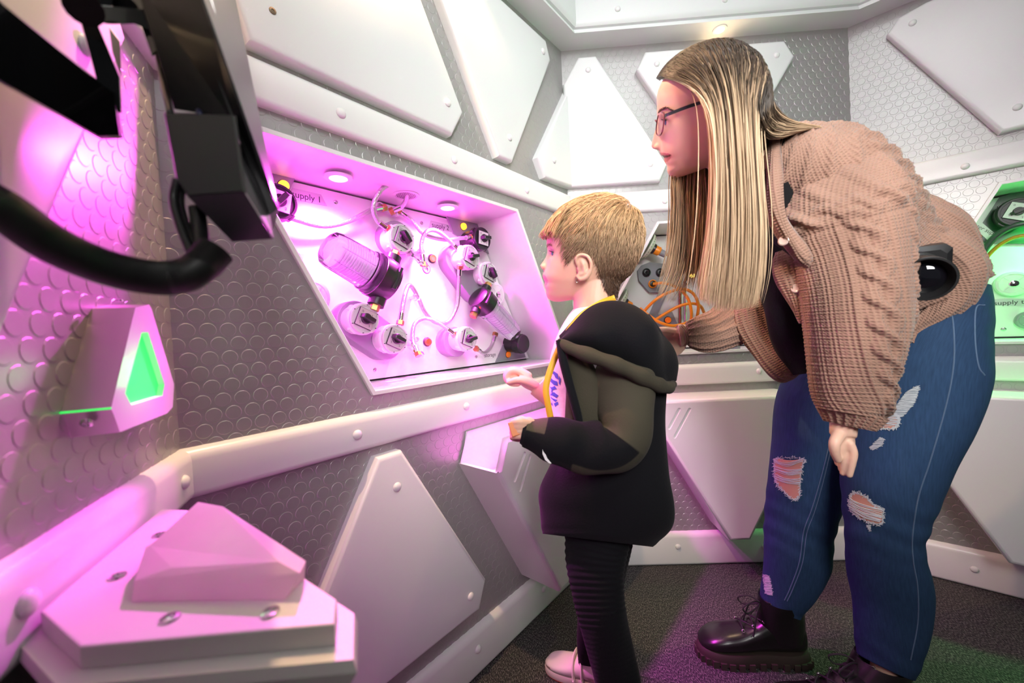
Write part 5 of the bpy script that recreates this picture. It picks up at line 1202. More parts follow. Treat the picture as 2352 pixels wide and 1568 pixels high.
def cap_knob(label, w, px, py, yb, yf, r):
    e, c = item('round_cap', label, 'cap', w, px, py, yf); d = yb-yf
    MB().lathe([(r*.86, -d), (r*.9, -d*.5), (r, -d*.45), (r, -.008), (r*.97, -.003), (r*.88, 0), (r*.80, -.001), (.0004, -.001)], 40, RY).build('cap_body', dark, e); 
    b = MB()
    for k in range(30):
        a = 2*PI*k/30; b.box((r*math.cos(a), .014, r*math.sin(a)), (.002, .012, .002))
    b.build('grip_ribs', dark, e, smooth=False, kind='stuff'); return e
cap_knob('black ribbed round cap at the bottom right of the magenta box', F_, 1204, 789, ND, .10, .036)
def disc_cap(label, w, px, py, r=.043, m=plastic):
    e, c = item('vent_cap', label, 'cap', w, px, py, ND-.026)
    MB().lathe([(r*1.0, -.026), (r*1.02, -.012), (r*1.02, -.006), (r*.97, -.002), (r*.80, 0), (r*.78, -.0012), (r*.30, -.0008), (r*.28, .001), (.0004, .001)], 44, RY).build('cap_disc', m, e)
    MB().lathe([(r*.26, .001), (r*.26, .004), (r*.20, .0055), (.0004, .0055)], 28, RY).build('hub_screw', chrome, e)
    MB().box((0, -.0056, 0), (r*.34, .0006, .0022)).build('screw_slot', gtxt, e, smooth=False)
    for k in range(4):
        a = PI/4+k*PI/2; b = MB(); b.box((0, 0, 0), (r*.42, .0007, .0008)); Mx = Matrix.Rotation(-a, 4, 'Y'); b.v = [tuple(Mx @ Vector(v)+Vector((r*.54*math.cos(a), -.0004, r*.54*math.sin(a)))) for v in b.v]; b.build('seam_line', ringg, e, smooth=False)
    return e
disc_cap('white round cap half hidden by the left edge of the magenta box', F_, 719, 680)
disc_cap('white round cap near the right end of the magenta box above the small filter bowl', F_, 1143, 676)
# clear water filters
clear = mat('clear_bowl', (.92, .92, 1.0), .03, trans=1.0, ior=1.35); cart = mat('pleated_cartridge', (.80, .80, .84), .5)
def filt(label, w, p_end, p_head, yy, r, rings=14):
    a, b = loc3(w, *p_end, yy), loc3(w, *p_head, yy); c = b; e = empty('water_filter', label, 'filter', None, WM[w] @ T(*c)); ax = nz(a-b); L = np.linalg.norm(a-b); Q = Vector(ax).to_track_quat('Z', 'Y').to_matrix().to_4x4()
    MB().lathe([(r*1.12, .022), (r*1.12, .032), (r*1.0, .034), (r*1.0, .040), (r*1.06, .042), (r*1.06, .046), (r*.98, .048), (r*.93, L*.55), (r*.88, L*.86), (r*.80, L*.94), (r*.6, L*.985), (r*.3, L), (.0005, L)], 44, Q).build('clear_bowl', clear, e, angle=30)
    b2 = MB(); pr = []
    n = rings
    for k in range(n):
        h0 = .035+(L*.80-.035)*k/n; h1 = .035+(L*.80-.035)*(k+.55)/n; pr += [(r*.50, h0), (r*.58, h0+.0006), (r*.58, h1), (r*.50, h1+.0006)]
    b2.lathe(pr, 30, Q).build('cartridge', cart, e, angle=20)
    b3 = MB()
    for k in range(8):
        A_ = 2*PI*k/8; b3.tube([Q @ Vector((r*1.0*math.cos(A_), r*1.0*math.sin(A_), .05)), Q @ Vector((r*.9*math.cos(A_), r*.9*math.sin(A_), L*.86))], .0016, 6)
    b3.build('bowl_ribs', clear, e, kind='stuff')
    MB().lathe([(r*.75, -.030), (r*1.0, -.026), (r*1.12, -.010), (r*1.16, .004), (r*1.16, .024), (r*1.08, .026)], 44, Q).build('filter_head', dark, e, angle=30)
    # ports across the head
    pd = nz(np.cross(ax, np.array([0, 1.0, 0]))); b = MB(); b.tube([pd*(-r*1.45)-ax*.008, pd*(r*1.45)-ax*.008], r*.42, 18); b.build('head_ports', dark, e)
    b = MB(); rb = [pd*(-r*.6)-ax*.012+np.array([0, -r*1.02, 0]), pd*(r*.6)-ax*.012+np.array([0, -r*1.02, 0])]; b.tube(rb, .006, 10); b.build('head_crest', dark, e)
    for sg in (1, -1):
        b = MB(); p = pd*(sg*r*1.45)-ax*.008; hexa(b, p, p+pd*sg*.014, .0125); b.build('brass_union', brass, e, smooth=False)
    MB().lathe([(.005, 0), (.005, .003), (.003, .0045), (.0004, .0045)], 14, Matrix.Translation(-pd*r*.9-ax*.012+np.array([0, -r*.45, 0])) @ RY).build('bleed_button', mat('red_button', (.7, .08, .04), .4), e); return e
filt('big clear water filter with a black head at the left of the magenta box', F_, (745, 562), (878, 640), .085, .050)
filt('small clear water filter with a black head at the right of the magenta box', F_, (1184, 770), (1108, 692), .09, .038, 12)
# braided hoses
def braid():
    m = mat('braided_steel', (.60, .58, .60), .3, .85); nt = m.node_tree; b = nt.nodes['Principled BSDF']; tc = nt.nodes.new('ShaderNodeTexCoord'); v = nt.nodes.new('ShaderNodeTexVoronoi'); v.inputs['Scale'].default_value = 420
    nt.links.new(tc.outputs['Object'], v.inputs['Vector']); bp = nt.nodes.new('ShaderNodeBump'); bp.inputs['Strength'].default_value = .8; bp.inputs['Distance'].default_value = .001; nt.links.new(v.outputs['Distance'], bp.inputs['Height']); nt.links.new(bp.outputs[0], b.inputs['Normal']); return m
brd = braid()
def hose(label, w, pts, r=.0062, m=None, ends=True, name='braided_hose', em=None, group=None):
    P = [loc3(w, *p) for p in pts]; c = P[0]; e = empty(name, label, 'hose', group, WM[w] @ T(*c)); Q = spline(P, 12*len(P))
    b = MB(); b.tube(Q, r, 12); sub(b, 'hose_jacket', m or brd, e, w, c)
    if ends:
        for p, q in ((Q[0], Q[3]), (Q[-1], Q[-4])):
            d = nz(q-p); b = MB(); b.tube([p-d*.004, p+d*.020], r*1.2, 14); sub(b, 'ferrule', em or chrome, e, w, c)
            b = MB(); hexa(b, p-d*.014, p-d*.002, r*1.7); sub(b, 'hex_nut', em or brass, e, w, c, smooth=False)
    return e
hose('braided hose sagging from the half hidden black valve to the loop clip', F_, [(645, 488, .12), (668, 500, .14), (740, 519, .15), (800, 508, .15), (850, 484, .15), (876, 478, .15)])
hose('braided hose making the tall loop near the ceiling of the magenta box', F_, [(886, 522, .10), (866, 505, .10), (858, 470, .09), (880, 432, .08), (915, 421, .08), (935, 445, .09), (925, 472, .12), (906, 482, .14)])
hose('braided hose running from the loop clip to the black valve at the right', F_, [(920, 486, .15), (945, 505, .15), (975, 538, .14), (1020, 550, .13), (1058, 547, .12), (1080, 545, .12)])
hose('braided hose arching from the digit four badge to the right hand valve', F_, [(972, 600, .13), (968, 560, .13), (980, 532, .12), (1003, 530, .12), (1030, 550, .115), (1052, 574, .11)])
hose('braided hose curving from the right hand pair of valves down to the lower middle', F_, [(1056, 618, .10), (1054, 650, .12), (1050, 700, .14), (1030, 738, .15), (1000, 740, .15), (975, 715, .15), (958, 678, .15), (940, 655, .14), (928, 685, .12), (920, 735, .11)])
hose('braided hose arching from the lower clip to the valve with the green lit plate', F_, [(958, 808, .12), (948, 780, .14), (952, 745, .15), (975, 731, .15), (1005, 740, .13), (1040, 765, .11)])
hose('thin grey hose from the green lit valve to the small filter', F_, [(1096, 802, .12), (1112, 810, .14), (1128, 795, .15), (1136, 772, .15)])
# elbows
for lab, p in (('chrome elbow fitting beside the digit four badge', [(945, 585, .10), (958, 595, .12), (972, 606, .13)]), ('chrome elbow fitting under the lower left valves', [(942, 793, .10), (950, 806, .12), (962, 812, .13)])):
    hose(lab, F_, p, .006, chrome, True, 'elbow_fitting', chrome)
# hose clips
def clip(label, px, py, y, rot):
    e, c = item('hose_clip', label, 'clip', F_, px, py, y); R = Matrix.Rotation(rot, 4, 'Y'); b = MB(); P = [(.011*math.cos(a), .011*math.sin(a)) for a in np.linspace(-.7, PI+.7, 18)]; Pi = [(x*.7, z*.7) for x, z in P[::-1]]
    ring = P+Pi; b.rings([[tuple(R @ Vector((x, y_, z))) for x, z in ring] for y_ in (-.006, .006)]); b.build('clip_ring', plastic, e, smooth=False)
    MB().box((0, (ND-y)/2, 0), (.008, ND-y, .008)).build('clip_stem', plastic, e, smooth=False); return e
clip('white hose clip left of the tall hose loop', 871, 474, .15, .4); clip('white hose clip right of the tall hose loop', 916, 490, .15, -.4)
clip('white hose clip on the arch above the lower middle', 956, 682, .15, 1.2); clip('white hose clip left of the red indicator', 955, 780, .145, 1.4); clip('white hose clip by the digit four badge', 968, 578, .14, .5)
# indicators
def lampdot(label, w, px, py, col, lit, r=.0125, y=ND):
    e, c = item('indicator_light', label, 'indicator', w, px, py, y)
    MB().lathe([(r*1.15, 0), (r*1.15, .004), (r*1.0, .006), (r*.9, .006)], 26, RY).build('bezel', dark, e)
    m = mat('indicator_%s_%d' % (label[:12], int(lit*10)), col, .25, emit=col, es=lit) if lit else mat('indicator_%s' % label[:12], col, .25)
    MB().lathe([(r*.92, .002), (r*.92, .010), (r*.80, .0135), (r*.4, .0152), (.0004, .0155)], 26, RY).build('lens', m, e); return e
lampdot('lit yellow indicator at the top left beside the hidden black valve', F_, 649, 428, (1, .42, .02), 3.0)
lampdot('lit yellow indicator at the top right beside the black valve', F_, 1061, 521, (1, .42, .02), 3.0)
lampdot('pale orange indicator above the digit four badge', F_, 991, 594, (1, .30, .10), .5)
lampdot('red orange indicator at the lower middle', F_, 980, 785, (1, .09, .03), .5)
lampdot('dark orange indicator on the bottom right corner plate', F_, 1164, 814, (.75, .20, .01), .15)
lampdot('orange indicator partly behind the small filter', F_, 1138, 704, (.75, .22, .01), .15)
# label plates
def flat(name, label, cat, w, poly, m, y, t=.0015):
    P = [on(w, *p, -y) for p in poly]; cx = sum(p[0] for p in P)/len(P); cz = sum(p[1] for p in P)/len(P)
    e = empty(name, label, cat, None, WM[w] @ T(cx, y, cz)); MB().prism([(a-cx, b-cz) for a, b in P], .0002, -t).build('plate', m, e, smooth=False); return e, cx, cz
def lab(word, label, w, poly, tp, size, y=ND, rot=0, m=lblm):
    e, cx, cz = flat('label_plate', label, 'label', w, poly, m, y); s, z = on(w, *tp, -y); text(word, size, (s-cx, -.0018, z-cz), gtxt, e, rot); return e
lab('supply 1', 'silver label plate reading supply, digit one, by the top left indicator', F_, [(659.5, 454.7), (672, 431.8), (737, 447), (750.5, 473)], (704, 453), .016)
lab('supply 2', 'silver label plate reading supply, digit two, by the top right indicator', F_, [(984, 523), (989.6, 506.5), (1031.7, 517), (1038.7, 533.4)], (1011, 520.5), .016)
lab('· A', 'silver label plate ending in the letter A', F_, [(640, 610), (652, 580), (701, 583), (690, 607)], (676, 593), .026)
lab('storage', 'white and grey label plate reading storage', F_, [(1106, 811), (1110, 807), (1144, 805), (1142, 822), (1112, 826)], (1125, 815), .015, m=plastic)
e, c = item('number_badge', 'round badge with the digit 4 under the orange indicator', 'badge', F_, 979.5, 617)
MB().lathe([(.0150, 0), (.0150, .0010), (.0004, .0010)], 28, RY).build('badge_disc', mat('badge_dark', (.12, .02, .10), .4), e); MB().lathe([(.0132, .0009), (.0132, .0013), (.0004, .0013)], 28, RY).build('badge_face', mat('badge_light', (.62, .6, .62), .4), e); text('4', .019, (0, -.0016, 0), gtxt, e)
flat('corner_plate', 'grey corner plate in the top left of the magenta box', 'plate', F_, [(612, 390), (678, 408), (655, 456), (630, 490)], greyp, ND-.001, .004)
flat('corner_plate', 'grey corner plate under the black valve at the top right', 'plate', F_, [(1024, 496), (1096, 512), (1125, 585), (1108, 575), (1040, 537)], greyp, ND-.001, .004)
flat('corner_plate', 'grey corner plate under the black cap at the bottom right', 'plate', F_, [(1137, 832), (1160, 778), (1186, 757), (1206, 820)], greyp, ND-.001, .004)
for i, (x, y) in enumerate(((771, 464), (968, 512), (861, 849), (1093, 819))):
    e, c = item('screw', ['panel screw right of the supply 1 label', 'panel screw left of the supply 2 label', 'panel screw at the bottom left of the magenta box', 'panel screw left of the storage label'][i], 'screw', F_, x, y)
    MB().lathe([(.0058, 0), (.0055, .0018), (.0030, .0028), (.0024, .0012), (.0004, .0012)], 18, RY).build('screw_head', steel, e)
# round grille in the top board of the magenta box
s, z = on(F_, 930, 446, -.10); e = empty('ceiling_grille', 'round perforated grille in the top of the magenta box', 'grille', None, WM[F_] @ T(s, .095, 1.343))
MB().lathe([(.036, 0), (.036, -.002), (.030, -.0035), (.029, -.0022), (.0004, -.0022)], 40).build('grille_disc', plastic, e)
b = MB()
for i in range(-9, 10):
    for j in range(-9, 10):
        x, y = i*.0029+(j % 2)*.00145, j*.0026
        if x*x+y*y < .027**2: b.lathe([(.0009, -.0021), (.0009, -.0026), (.0001, -.0026)], 6, T(x, y, 0))
b.build('grille_holes', gtxt, e, kind='stuff')

# ---- box with the orange hoses (back wall)
B_ = 'back'; orange = mat('orange_hose', (.85, .25, .01), .35); tan = mat('tan_board', (.40, .27, .16), .5)
def coupler(label, p, q, hz):
    a, b = loc3(B_, *p), loc3(B_, *q); e = empty('hose_coupler', label, 'coupler', None, WM[B_] @ T(*a)); d = nz(b-a); Q = Vector(d).to_track_quat('Z', 'Y').to_matrix().to_4x4()
    MB().lathe([(.052, -.006), (.052, 0), (.044, .010), (.024, .016), (.0005, .017)], 40, Q).build('vented_dome', mat('pale_green_plastic', (.66, .68, .56), .4), e)
    bb = MB()
    for k in range(26):
        A_ = 2*PI*k/26
        for r_ in (.049, .043): bb.box(tuple(Q @ Vector((r_*math.cos(A_), r_*math.sin(A_), .0055 if r_ < .045 else .0015))), (.004, .004, .004))
    bb.build('vent_slots', gtxt, e, smooth=False, kind='stuff')
    MB().lathe([(.019, .012), (.021, .016), (.021, .026), (.018, .028)], 24, Q).build('collar', dark, e)
    MB().lathe([(.017, .026), (.0185, .03), (.0185, .048), (.014, .052)], 24, Q).build('orange_nut', orange, e)
    MB().lathe([(.013, .050), (.014, .054), (.013, .076), (.009, .080)], 24, Q).build('grey_nozzle', greyp, e); return e
coupler('hose coupler with an orange nut near the top left of the orange hose box', (1490, 566, .10), (1560, 600, .10), 0)
coupler('hose coupler with an orange nut near the bottom left of the orange hose box', (1425, 690, .10), (1500, 735, .10), 0)
e, cx, cz = flat('socket_plate', 'grey plate with two round hose sockets in the orange hose box', 'plate', B_, [(1463, 622), (1472, 610), (1490, 603), (1540, 608), (1545, 640), (1520, 672), (1490, 672), (1466, 645)], greyp, ND-.004, .012)
for (x, y), m in (((1484, 626), dark), ((1498, 652), orange), ((1515, 626), dark)):
    s, z = on(B_, x, y, -ND+.014); MB().lathe([(.018, 0), (.018, .006), (.014, .008), (.012, .003), (.0005, .003)], 28, T(s-cx, -.012, z-cz) @ RY).build('socket_ring', m, e); MB().lathe([(.0115, .003), (.0115, .009), (.007, .010), (.0004, .004)], 24, T(s-cx, -.012, z-cz) @ RY).build('socket_core', dark, e)
flat('bracket_strip', 'slanted grey bracket under the socket plate', 'bracket', B_, [(1512, 672), (1538, 660), (1510, 720), (1522, 745), (1495, 745), (1490, 722)], greyp, ND-.002, .008)
flat('corner_plate', 'grey plate carrying an orange button in the orange hose box', 'plate', B_, [(1515, 722), (1542, 716), (1556, 748), (1505, 752)], greyp, ND-.003, .010)
lampdot('orange button on the grey plate above the outstretched hand', B_, 1533, 735, (.9, .16, .01), .3, .014, ND-.013)
lampdot('bright orange lamp glowing through the hair ends', B_, 1588, 633, (1, .55, .10), 14, .011)
OH = lambda lab_, pts: hose(lab_, B_, pts, .0062, orange, False, 'orange_hose')
OH('orange hose from the upper coupler running behind the hair', [(1531, 584, .10), (1550, 589, .10), (1580, 594, .11), (1620, 600, .12), (1660, 620, .14)])
OH('orange hose forming the big loop', [(1474, 735, .11), (1482, 712, .09), (1515, 682, .07), (1560, 664, .07), (1590, 672, .08), (1604, 700, .10), (1600, 735, .14)])
OH('orange hose from the lower coupler sweeping along the bottom', [(1470, 708, .10), (1490, 724, .08), (1515, 740, .07), (1545, 748, .07), (1575, 742, .09), (1600, 730, .12)])
OH('orange hose crossing the middle of the loop', [(1492, 744, .13), (1520, 725, .11), (1555, 705, .10), (1585, 697, .10), (1608, 702, .12), (1618, 720, .15)])
OH('orange hose leaving the orange ringed socket', [(1500, 652, .14), (1525, 650, .12), (1555, 660, .11), (1578, 682, .10), (1588, 715, .10), (1586, 745, .13)])
hose('copper pipe standing upright behind the loops', B_, [(1562, 640, .16), (1562, 680, .16), (1562, 745, .16)], .006, mat('copper_pipe', (.35, .13, .08), .3, .9), False, 'copper_pipe')
hose('grey pipe standing upright beside the copper pipe', B_, [(1574, 640, .165), (1574, 690, .165), (1574, 745, .165)], .005, chrome, False, 'grey_pipe')
e, c = item('number_badge', 'round badge with the digit 6 beside the socket plate', 'badge', B_, 1524, 661, ND-.013); MB().lathe([(.012, 0), (.012, .0012), (.0004, .0012)], 24, RY).build('badge_face', greyp, e); text('6', .017, (0, -.0016, 0), gtxt, e)
s, z = on(B_, 1655, 792, -.07); e = empty('grey_tray', 'flat grey tray on the sill under the knitted cuff', 'tray', None, WM[B_] @ T(s, .07, .844)); MB().box((0, 0, 0), (.11, .09, .012)).build('tray_slab', greyp, e, smooth=False); MB().box((0, 0, .0075), (.095, .075, .003)).build('tray_pad', dark, e, smooth=False)

# ---- green lit box (right wall)
C_ = 'right'
e, cx, cz = flat('corner_plate', 'dark plate at the top of the green lit box', 'plate', C_, [(2296, 452), (2352, 438), (2450, 420), (2420, 560), (2262, 560), (2245, 530)], mat('dark_green_plate', (.05, .08, .07), .35), ND-.001, .004)
valve('black rotary valve with a white plate in the green lit box', C_, 2338, 486, ND, .10, 25, 70, black=True, platem=plastic, r=.045)
lab('water supply', 'white slanted label plate reading water supply', C_, [(2238, 524), (2247, 504), (2287, 538), (2270, 553)], (2263, 528), .0135, ND-.006, .75, m=plastic)
hose('green tinted hose arc at the right edge', C_, [(2240, 640, .13), (2252, 590, .12), (2290, 540, .11), (2345, 515, .10), (2420, 515, .10), (2490, 560, .12), (2520, 640, .15), (2500, 700, .175)], .010, mat('dark_hose', (.05, .07, .06), .3), False, 'supply_hose')
hose('yellow hose arc at the right edge', C_, [(2244, 650, .14), (2262, 598, .13), (2300, 560, .12), (2350, 541, .11), (2420, 545, .11), (2470, 590, .12), (2490, 650, .15), (2470, 700, .175)], .006, mat('yellow_hose', (.55, .33, .02), .35), False, 'supply_hose')
disc_cap('white round cap with a metal hub in the green lit box', C_, 2329, 651, .042)
lab('supply test', 'grey label plate reading supply test', C_, [(2278, 687), (2420, 684), (2420, 702), (2288, 702)], (2330, 694), .016)
e, c = item('screw', 'panel screw at the bottom of the green lit box', 'screw', C_, 2305, 756); MB().lathe([(.0070, 0), (.0066, .002), (.0036, .003), (.0028, .0012), (.0004, .0012)], 18, RY).build('screw_head', steel, e)
lampdot('orange indicator left of the supply test label', C_, 2265, 694, (.85, .30, .01), .2, .013)
lampdot('orange indicator below the water supply label', C_, 2243, 545, (.85, .30, .01), .2, .012)
disc_cap('grey round cap at the lower right of the green lit box', C_, 2366, 735, .030, greyp)
# ================================================================== left foreground: alarm lamp, crystal on its plinth, monitor on an arm
LW = 'left'
# ---- wall lamp with the green window
D_ = .038; c0 = on(LW, 325, 850, D_); e = empty('wall_lamp', 'white angular wall lamp with a glowing green kite window', 'lamp', None, WM[LW] @ T(c0[0], 0, c0[1]))
fp = [(311, 706), (342, 699), (348, 708), (400, 882), (397, 934), (384, 949), (276, 992), (260, 949), (255, 938)]
P = [on(LW, *p, D_) for p in fp]; P = [(a-c0[0], b-c0[1]) for a, b in P]; P = P if area2(P) > 0 else P[::-1]
alum = mat('brushed_aluminium', (.74, .72, .70), .28, .75)
G = [(326, 763), (340, 763), (378, 882), (373, 909), (302, 930), (288, 903)]; G = [on(LW, *p, D_) for p in G]; G = [(a-c0[0], b-c0[1]) for a, b in G]; G = G if area2(G) > 0 else G[::-1]
polys = [P, G]; flat_ = [p for q in polys for p in q]; tri = tessellate_polygon([[Vector((x, z, 0)) for x, z in q] for q in polys])
b = MB(); b.add([(x, -D_, z) for x, z in flat_], [tuple(t) for t in tri]); b.rings([[(x, -D_, z) for x, z in G], [(x, -D_+.006, z) for x, z in inset(G, .001)]], True, False); b.build('front_plate', white, e, smooth=False)
b = MB(); b.rings([[(x, 0, z) for x, z in P], [(x, -D_, z) for x, z in P]], True, False); b.build('housing', alum, e, smooth=False)
gm = mat('green_glow', (.05, .9, .15), .3, emit=(.02, 1.0, .12), es=1.1); b = MB(); b.add([(x, -D_+.006, z) for x, z in inset(G, .001)], [tuple(range(len(G)))]); 
b.build('green_window', gm, e, smooth=False)
p0, p1 = on(LW, 255, 937, D_), on(LW, 257, 943, D_)
b = MB(); q = on(LW, 256, 937, D_); b.box((q[0]-c0[0]-.0005, -D_/2, q[1]-c0[1]), (.0016, D_, .0016)); b.build('green_seam', gm, e, smooth=False, label='thin glowing green seam')
q = on(LW, 268, 965, D_); f2 = np.array([P[0][0], 0, P[0][1]])
k0 = on(LW, 150, 968, .004); k1 = on(LW, 266, 962, D_); ss, zz_ = on(LW, 200, 970, .019)
nrm2 = nz(np.array([-.8, 0, -.6])); MB().lathe([(.0052, 0), (.0048, .002), (.003, .003), (.0024, .0015), (.0004, .0015)], 18, Matrix.Translation((ss-c0[0], -.019, zz_-c0[1])) @ Vector(nrm2).to_track_quat('Z', 'Y').to_matrix().to_4x4()).build('screw', steel, e)
ss, zz_ = on(LW, 275, 692, .022); MB().lathe([(.0035, 0), (.003, .002), (.0004, .003)], 14, T(ss-c0[0], -.022, zz_-c0[1])).build('screw', steel, e)
lp = WM[LW] @ Vector((c0[0]-.01, -.05, c0[1])); l = bpy.data.lights.new('green_window_light', 'POINT'); l.energy = .10; l.color = (.03, 1, .15); l.shadow_soft_size = .02; o = bpy.data.objects.new('green_window_light', l); COL.objects.link(o); o.location = lp

# ---- plinth with top plate and frosted crystal
ZP = .745
def onz(px, py, z=ZP): v = ray(px, py); t = (z-EYE[2])/v[2]; return EYE+v*t
top = [(372, 1168), (430, 1170), (560, 1235), (773, 1375), (768, 1432), (183, 1484), (93, 1404), (140, 1362)]
P = [onz(*p)[:2] for p in top]; cpl = sum(P)/len(P); P = [tuple(p-cpl) for p in P]; P = P if area2(P) > 0 else P[::-1]
plm = mat('plinth_white', (.60, .585, .56), .42)
pe = empty('plinth', 'white angular plinth with a screwed top plate at the lower left', 'plinth', None, None, (cpl[0], cpl[1], 0)); bpy.context.view_layer.update()
def hprism(P, z0, z1, bv=0.0):
    b = MB(); R = [[(x, y, z0) for x, y in P]]
    if bv: R += [[(x, y, z1-bv) for x, y in P], [(x, y, z1-bv*.3) for x, y in inset(P, bv*.3)], [(x, y, z1) for x, y in inset(P, bv)]]
    else: R.append([(x, y, z1) for x, y in P])
    return b.rings(R)
def scale2(P, k, dx=0, dy=0): return [(x*k+dx, y*k+dy) for x, y in P]
hprism(P, ZP-.016, ZP, .0015).build('top_plate', plm, pe, smooth=False)
Q = inset(P, -.004); b = MB(); low = scale2(P, .62); b.rings([[(x, y, 0) for x, y in low], [(x, y, ZP-.05) for x, y in Q], [(x, y, ZP-.026) for x, y in inset(P, -.014)], [(x, y, ZP-.018) for x, y in inset(P, -.012)], [(x, y, ZP-.016) for x, y in inset(P, .004)]]); b.build('pedestal', plm, pe, smooth=False)
for i, (x, y) in enumerate(((270, 1324), (391, 1420), (621, 1408), (366, 1229))):
    p = onz(x, y); MB().lathe([(.0068, .0002), (.0064, .0016), (.0036, .0022), (.0030, .0004), (.0004, .0004)], 18, T(p[0]-cpl[0], p[1]-cpl[1], ZP)).build('plate_screw', steel, pe)
# crystal: faceted translucent block, base on the plate
base = [onz(*p) for p in ((303, 1383), (655, 1378), (700, 1330), (560, 1245), (400, 1230), (318, 1310))]
def up_(px, py, bx, by):
    """point above a plate position, at the height where the photo shows it"""
    g = onz(bx, by); v = ray(px, py); dep = (g-EYE)@FW; return EYE+v*dep
mid = [up_(308, 1335, 312, 1372), up_(690, 1318, 660, 1374), up_(703, 1290, 698, 1332), up_(600, 1222, 580, 1255), up_(398, 1218, 405, 1235), up_(335, 1256, 325, 1310)]
tp = [up_(395, 1305, 395, 1360), up_(640, 1290, 640, 1362), up_(690, 1282, 688, 1325), up_(510, 1163, 545, 1250), up_(455, 1153, 470, 1240), up_(345, 1255, 340, 1310)]
cc = sum(base)/6; cr = empty('crystal', 'frosted pale pink faceted crystal on the white plinth', 'crystal', None, None, tuple(cc)); bpy.context.view_layer.update()
b = MB(); b.rings([[p-cc for p in base], [p-cc for p in mid], [p-cc for p in tp]])
m = mat('frosted_crystal', (.84, .76, .75), .38, trans=.55, ior=1.3, sss=.25, sssr=(1, .8, .8), ssss=.03, noise=(22, .10, .15))
o = b.build('crystal_block', m, cr, smooth=False); o.location.z += .0006
bv = o.modifiers.new('b', 'BEVEL'); bv.width = .003; bv.segments = 2

# ---- monitor on an articulated arm with a black flexible conduit
blk = mat('satin_black_metal', (.010, .010, .011), .30, .2); gloss = mat('gloss_black', (.006, .006, .007), .12, coat=.6)
def P3(px, py, dep): return at(px, py, dep)
def solid(A_, B__, name, m, parent, **k):
    """closed body between two matching polygons"""
    return MB().rings([A_, B__]).build(name, m, parent, **k)
mo = empty('monitor', 'black monitor seen edge on, its glossy screen turned to the wall', 'monitor', None, None, tuple(P3(500, 250, .36))); bpy.context.view_layer.update()
N1, N2, F1, F2 = P3(430, -110, .285), P3(640, 482, .345), P3(519, -110, .62), P3(627, 530, .62)
nn = nz(np.cross(N2-N1, F1-N1)); nn = nn if nn@RT > 0 else -nn
th = .010
def slab(a, b_, c, d, t): return [a, b_, c, d], [p-nn*t for p in (a, b_, c, d)]
F, Bk = slab(N1, N2, F2, F1, th)
under(MB().rings([F, Bk]).build('casing', blk, mo, smooth=False), mo)
ins = [N1+(F1-N1)*.10, N2+(F2-N2)*.10-(N2-N1)*.01, F2-(F2-N2)*.02-(F2-F1)*.01, F1-(F1-N1)*.02]
under(MB().rings([[p+nn*.0004 for p in ins], [p+nn*.0012 for p in ins]]).build('screen', mat('glossy_screen', (.9, .9, .9), .02, 1.0), mo, smooth=False), mo)
# rear shell: wedge, dark
A1 = [P3(305, -60, .300), P3(443, -60, .283), P3(464, 0, .284), P3(520, 156, .298), P3(558, 268, .310), P3(600, 393, .325), P3(638, 480, .338), P3(622, 493, .338), P3(548, 300, .322), P3(470, 262, .325), P3(400, 250, .33)]
def back_off(p, d): v = p-EYE; return EYE+v*(1+d/np.linalg.norm(v))     # further along the line of sight: the body tapers away from its near face
B1 = [back_off(p, .05) for p in A1]
under(MB().rings([A1, B1]).build('rear_shell', blk, mo, smooth=False), mo)
# power box on the back
bx = mat('box_black', (.020, .021, .024), .42)
A2 = [P3(376, 258, .30), P3(536, 262, .30), P3(553, 390, .30), P3(560, 440, .30), P3(430, 450, .30), P3(404, 410, .30)]; B2 = [back_off(p, .05) for p in A2]
b = MB(); c_ = sum(A2)/6; b.rings([B2, [p+FW*.003 for p in A2], [p+(c_-p)*.03 for p in A2]]); under(b.build('power_box', bx, mo, angle=20), mo)
A3 = [P3(430, 450, .30), P3(560, 440, .30), P3(627, 548, .33), P3(534, 555, .33)]; B3 = [back_off(p, .04) for p in A3]
under(MB().rings([A3, B3]).build('lower_cowl', bx, mo, smooth=False), mo)
A4 = [P3(548, 330, .325), P3(556, 330, .33), P3(606, 443, .345), P3(620, 492, .345), P3(628, 545, .332), P3(564, 440, .302)]; B4 = [back_off(p, .006) for p in A4]
under(MB().rings([A4, B4]).build('side_strip', mat('polished_edge', (.8, .75, .8), .12, .9), mo, smooth=False), mo)
# arm
ar = empty('articulated_bracket', 'black articulated monitor bracket crossing the top left corner', 'bracket', None, None, tuple(P3(150, 150, .30))); bpy.context.view_layer.update()
def plank(A_, depth, name, m=gloss, par=None, bvl=.06):
    Bq = [back_off(p, depth) for p in A_]; c_ = sum(A_)/len(A_); b = MB(); b.rings([Bq, [back_off(p, depth*.12) for p in A_], [p+(c_-p)*bvl for p in A_]]); return under(b.build(name, m, par or ar, angle=25), par or ar)
plank([P3(-60, -60, .26), P3(0, 0, .27), P3(232, 190, .33), P3(268, 215, .34), P3(282, 318, .34), P3(232, 320, .335), P3(0, 190, .27), P3(-60, 150, .26)], .05, 'lower_beam')
plank([P3(150, -40, .31), P3(262, -40, .32), P3(258, 20, .325), P3(222, 50, .33), P3(276, 180, .345), P3(280, 260, .345), P3(236, 240, .34), P3(218, 170, .335), P3(176, 20, .32)], .03, 'upright_link')
plank([P3(220, 10, .32), P3(330, 20, .33), P3(346, 70, .335), P3(310, 55, .33), P3(255, 56, .325), P3(220, 52, .32)], .03, 'cross_link')
plank([P3(250, -40, .335), P3(330, -40, .33), P3(335, 40, .335), P3(362, 120, .34), P3(350, 130, .34), P3(325, 60, .335), P3(262, 30, .33)], .02, 'hinge_block')
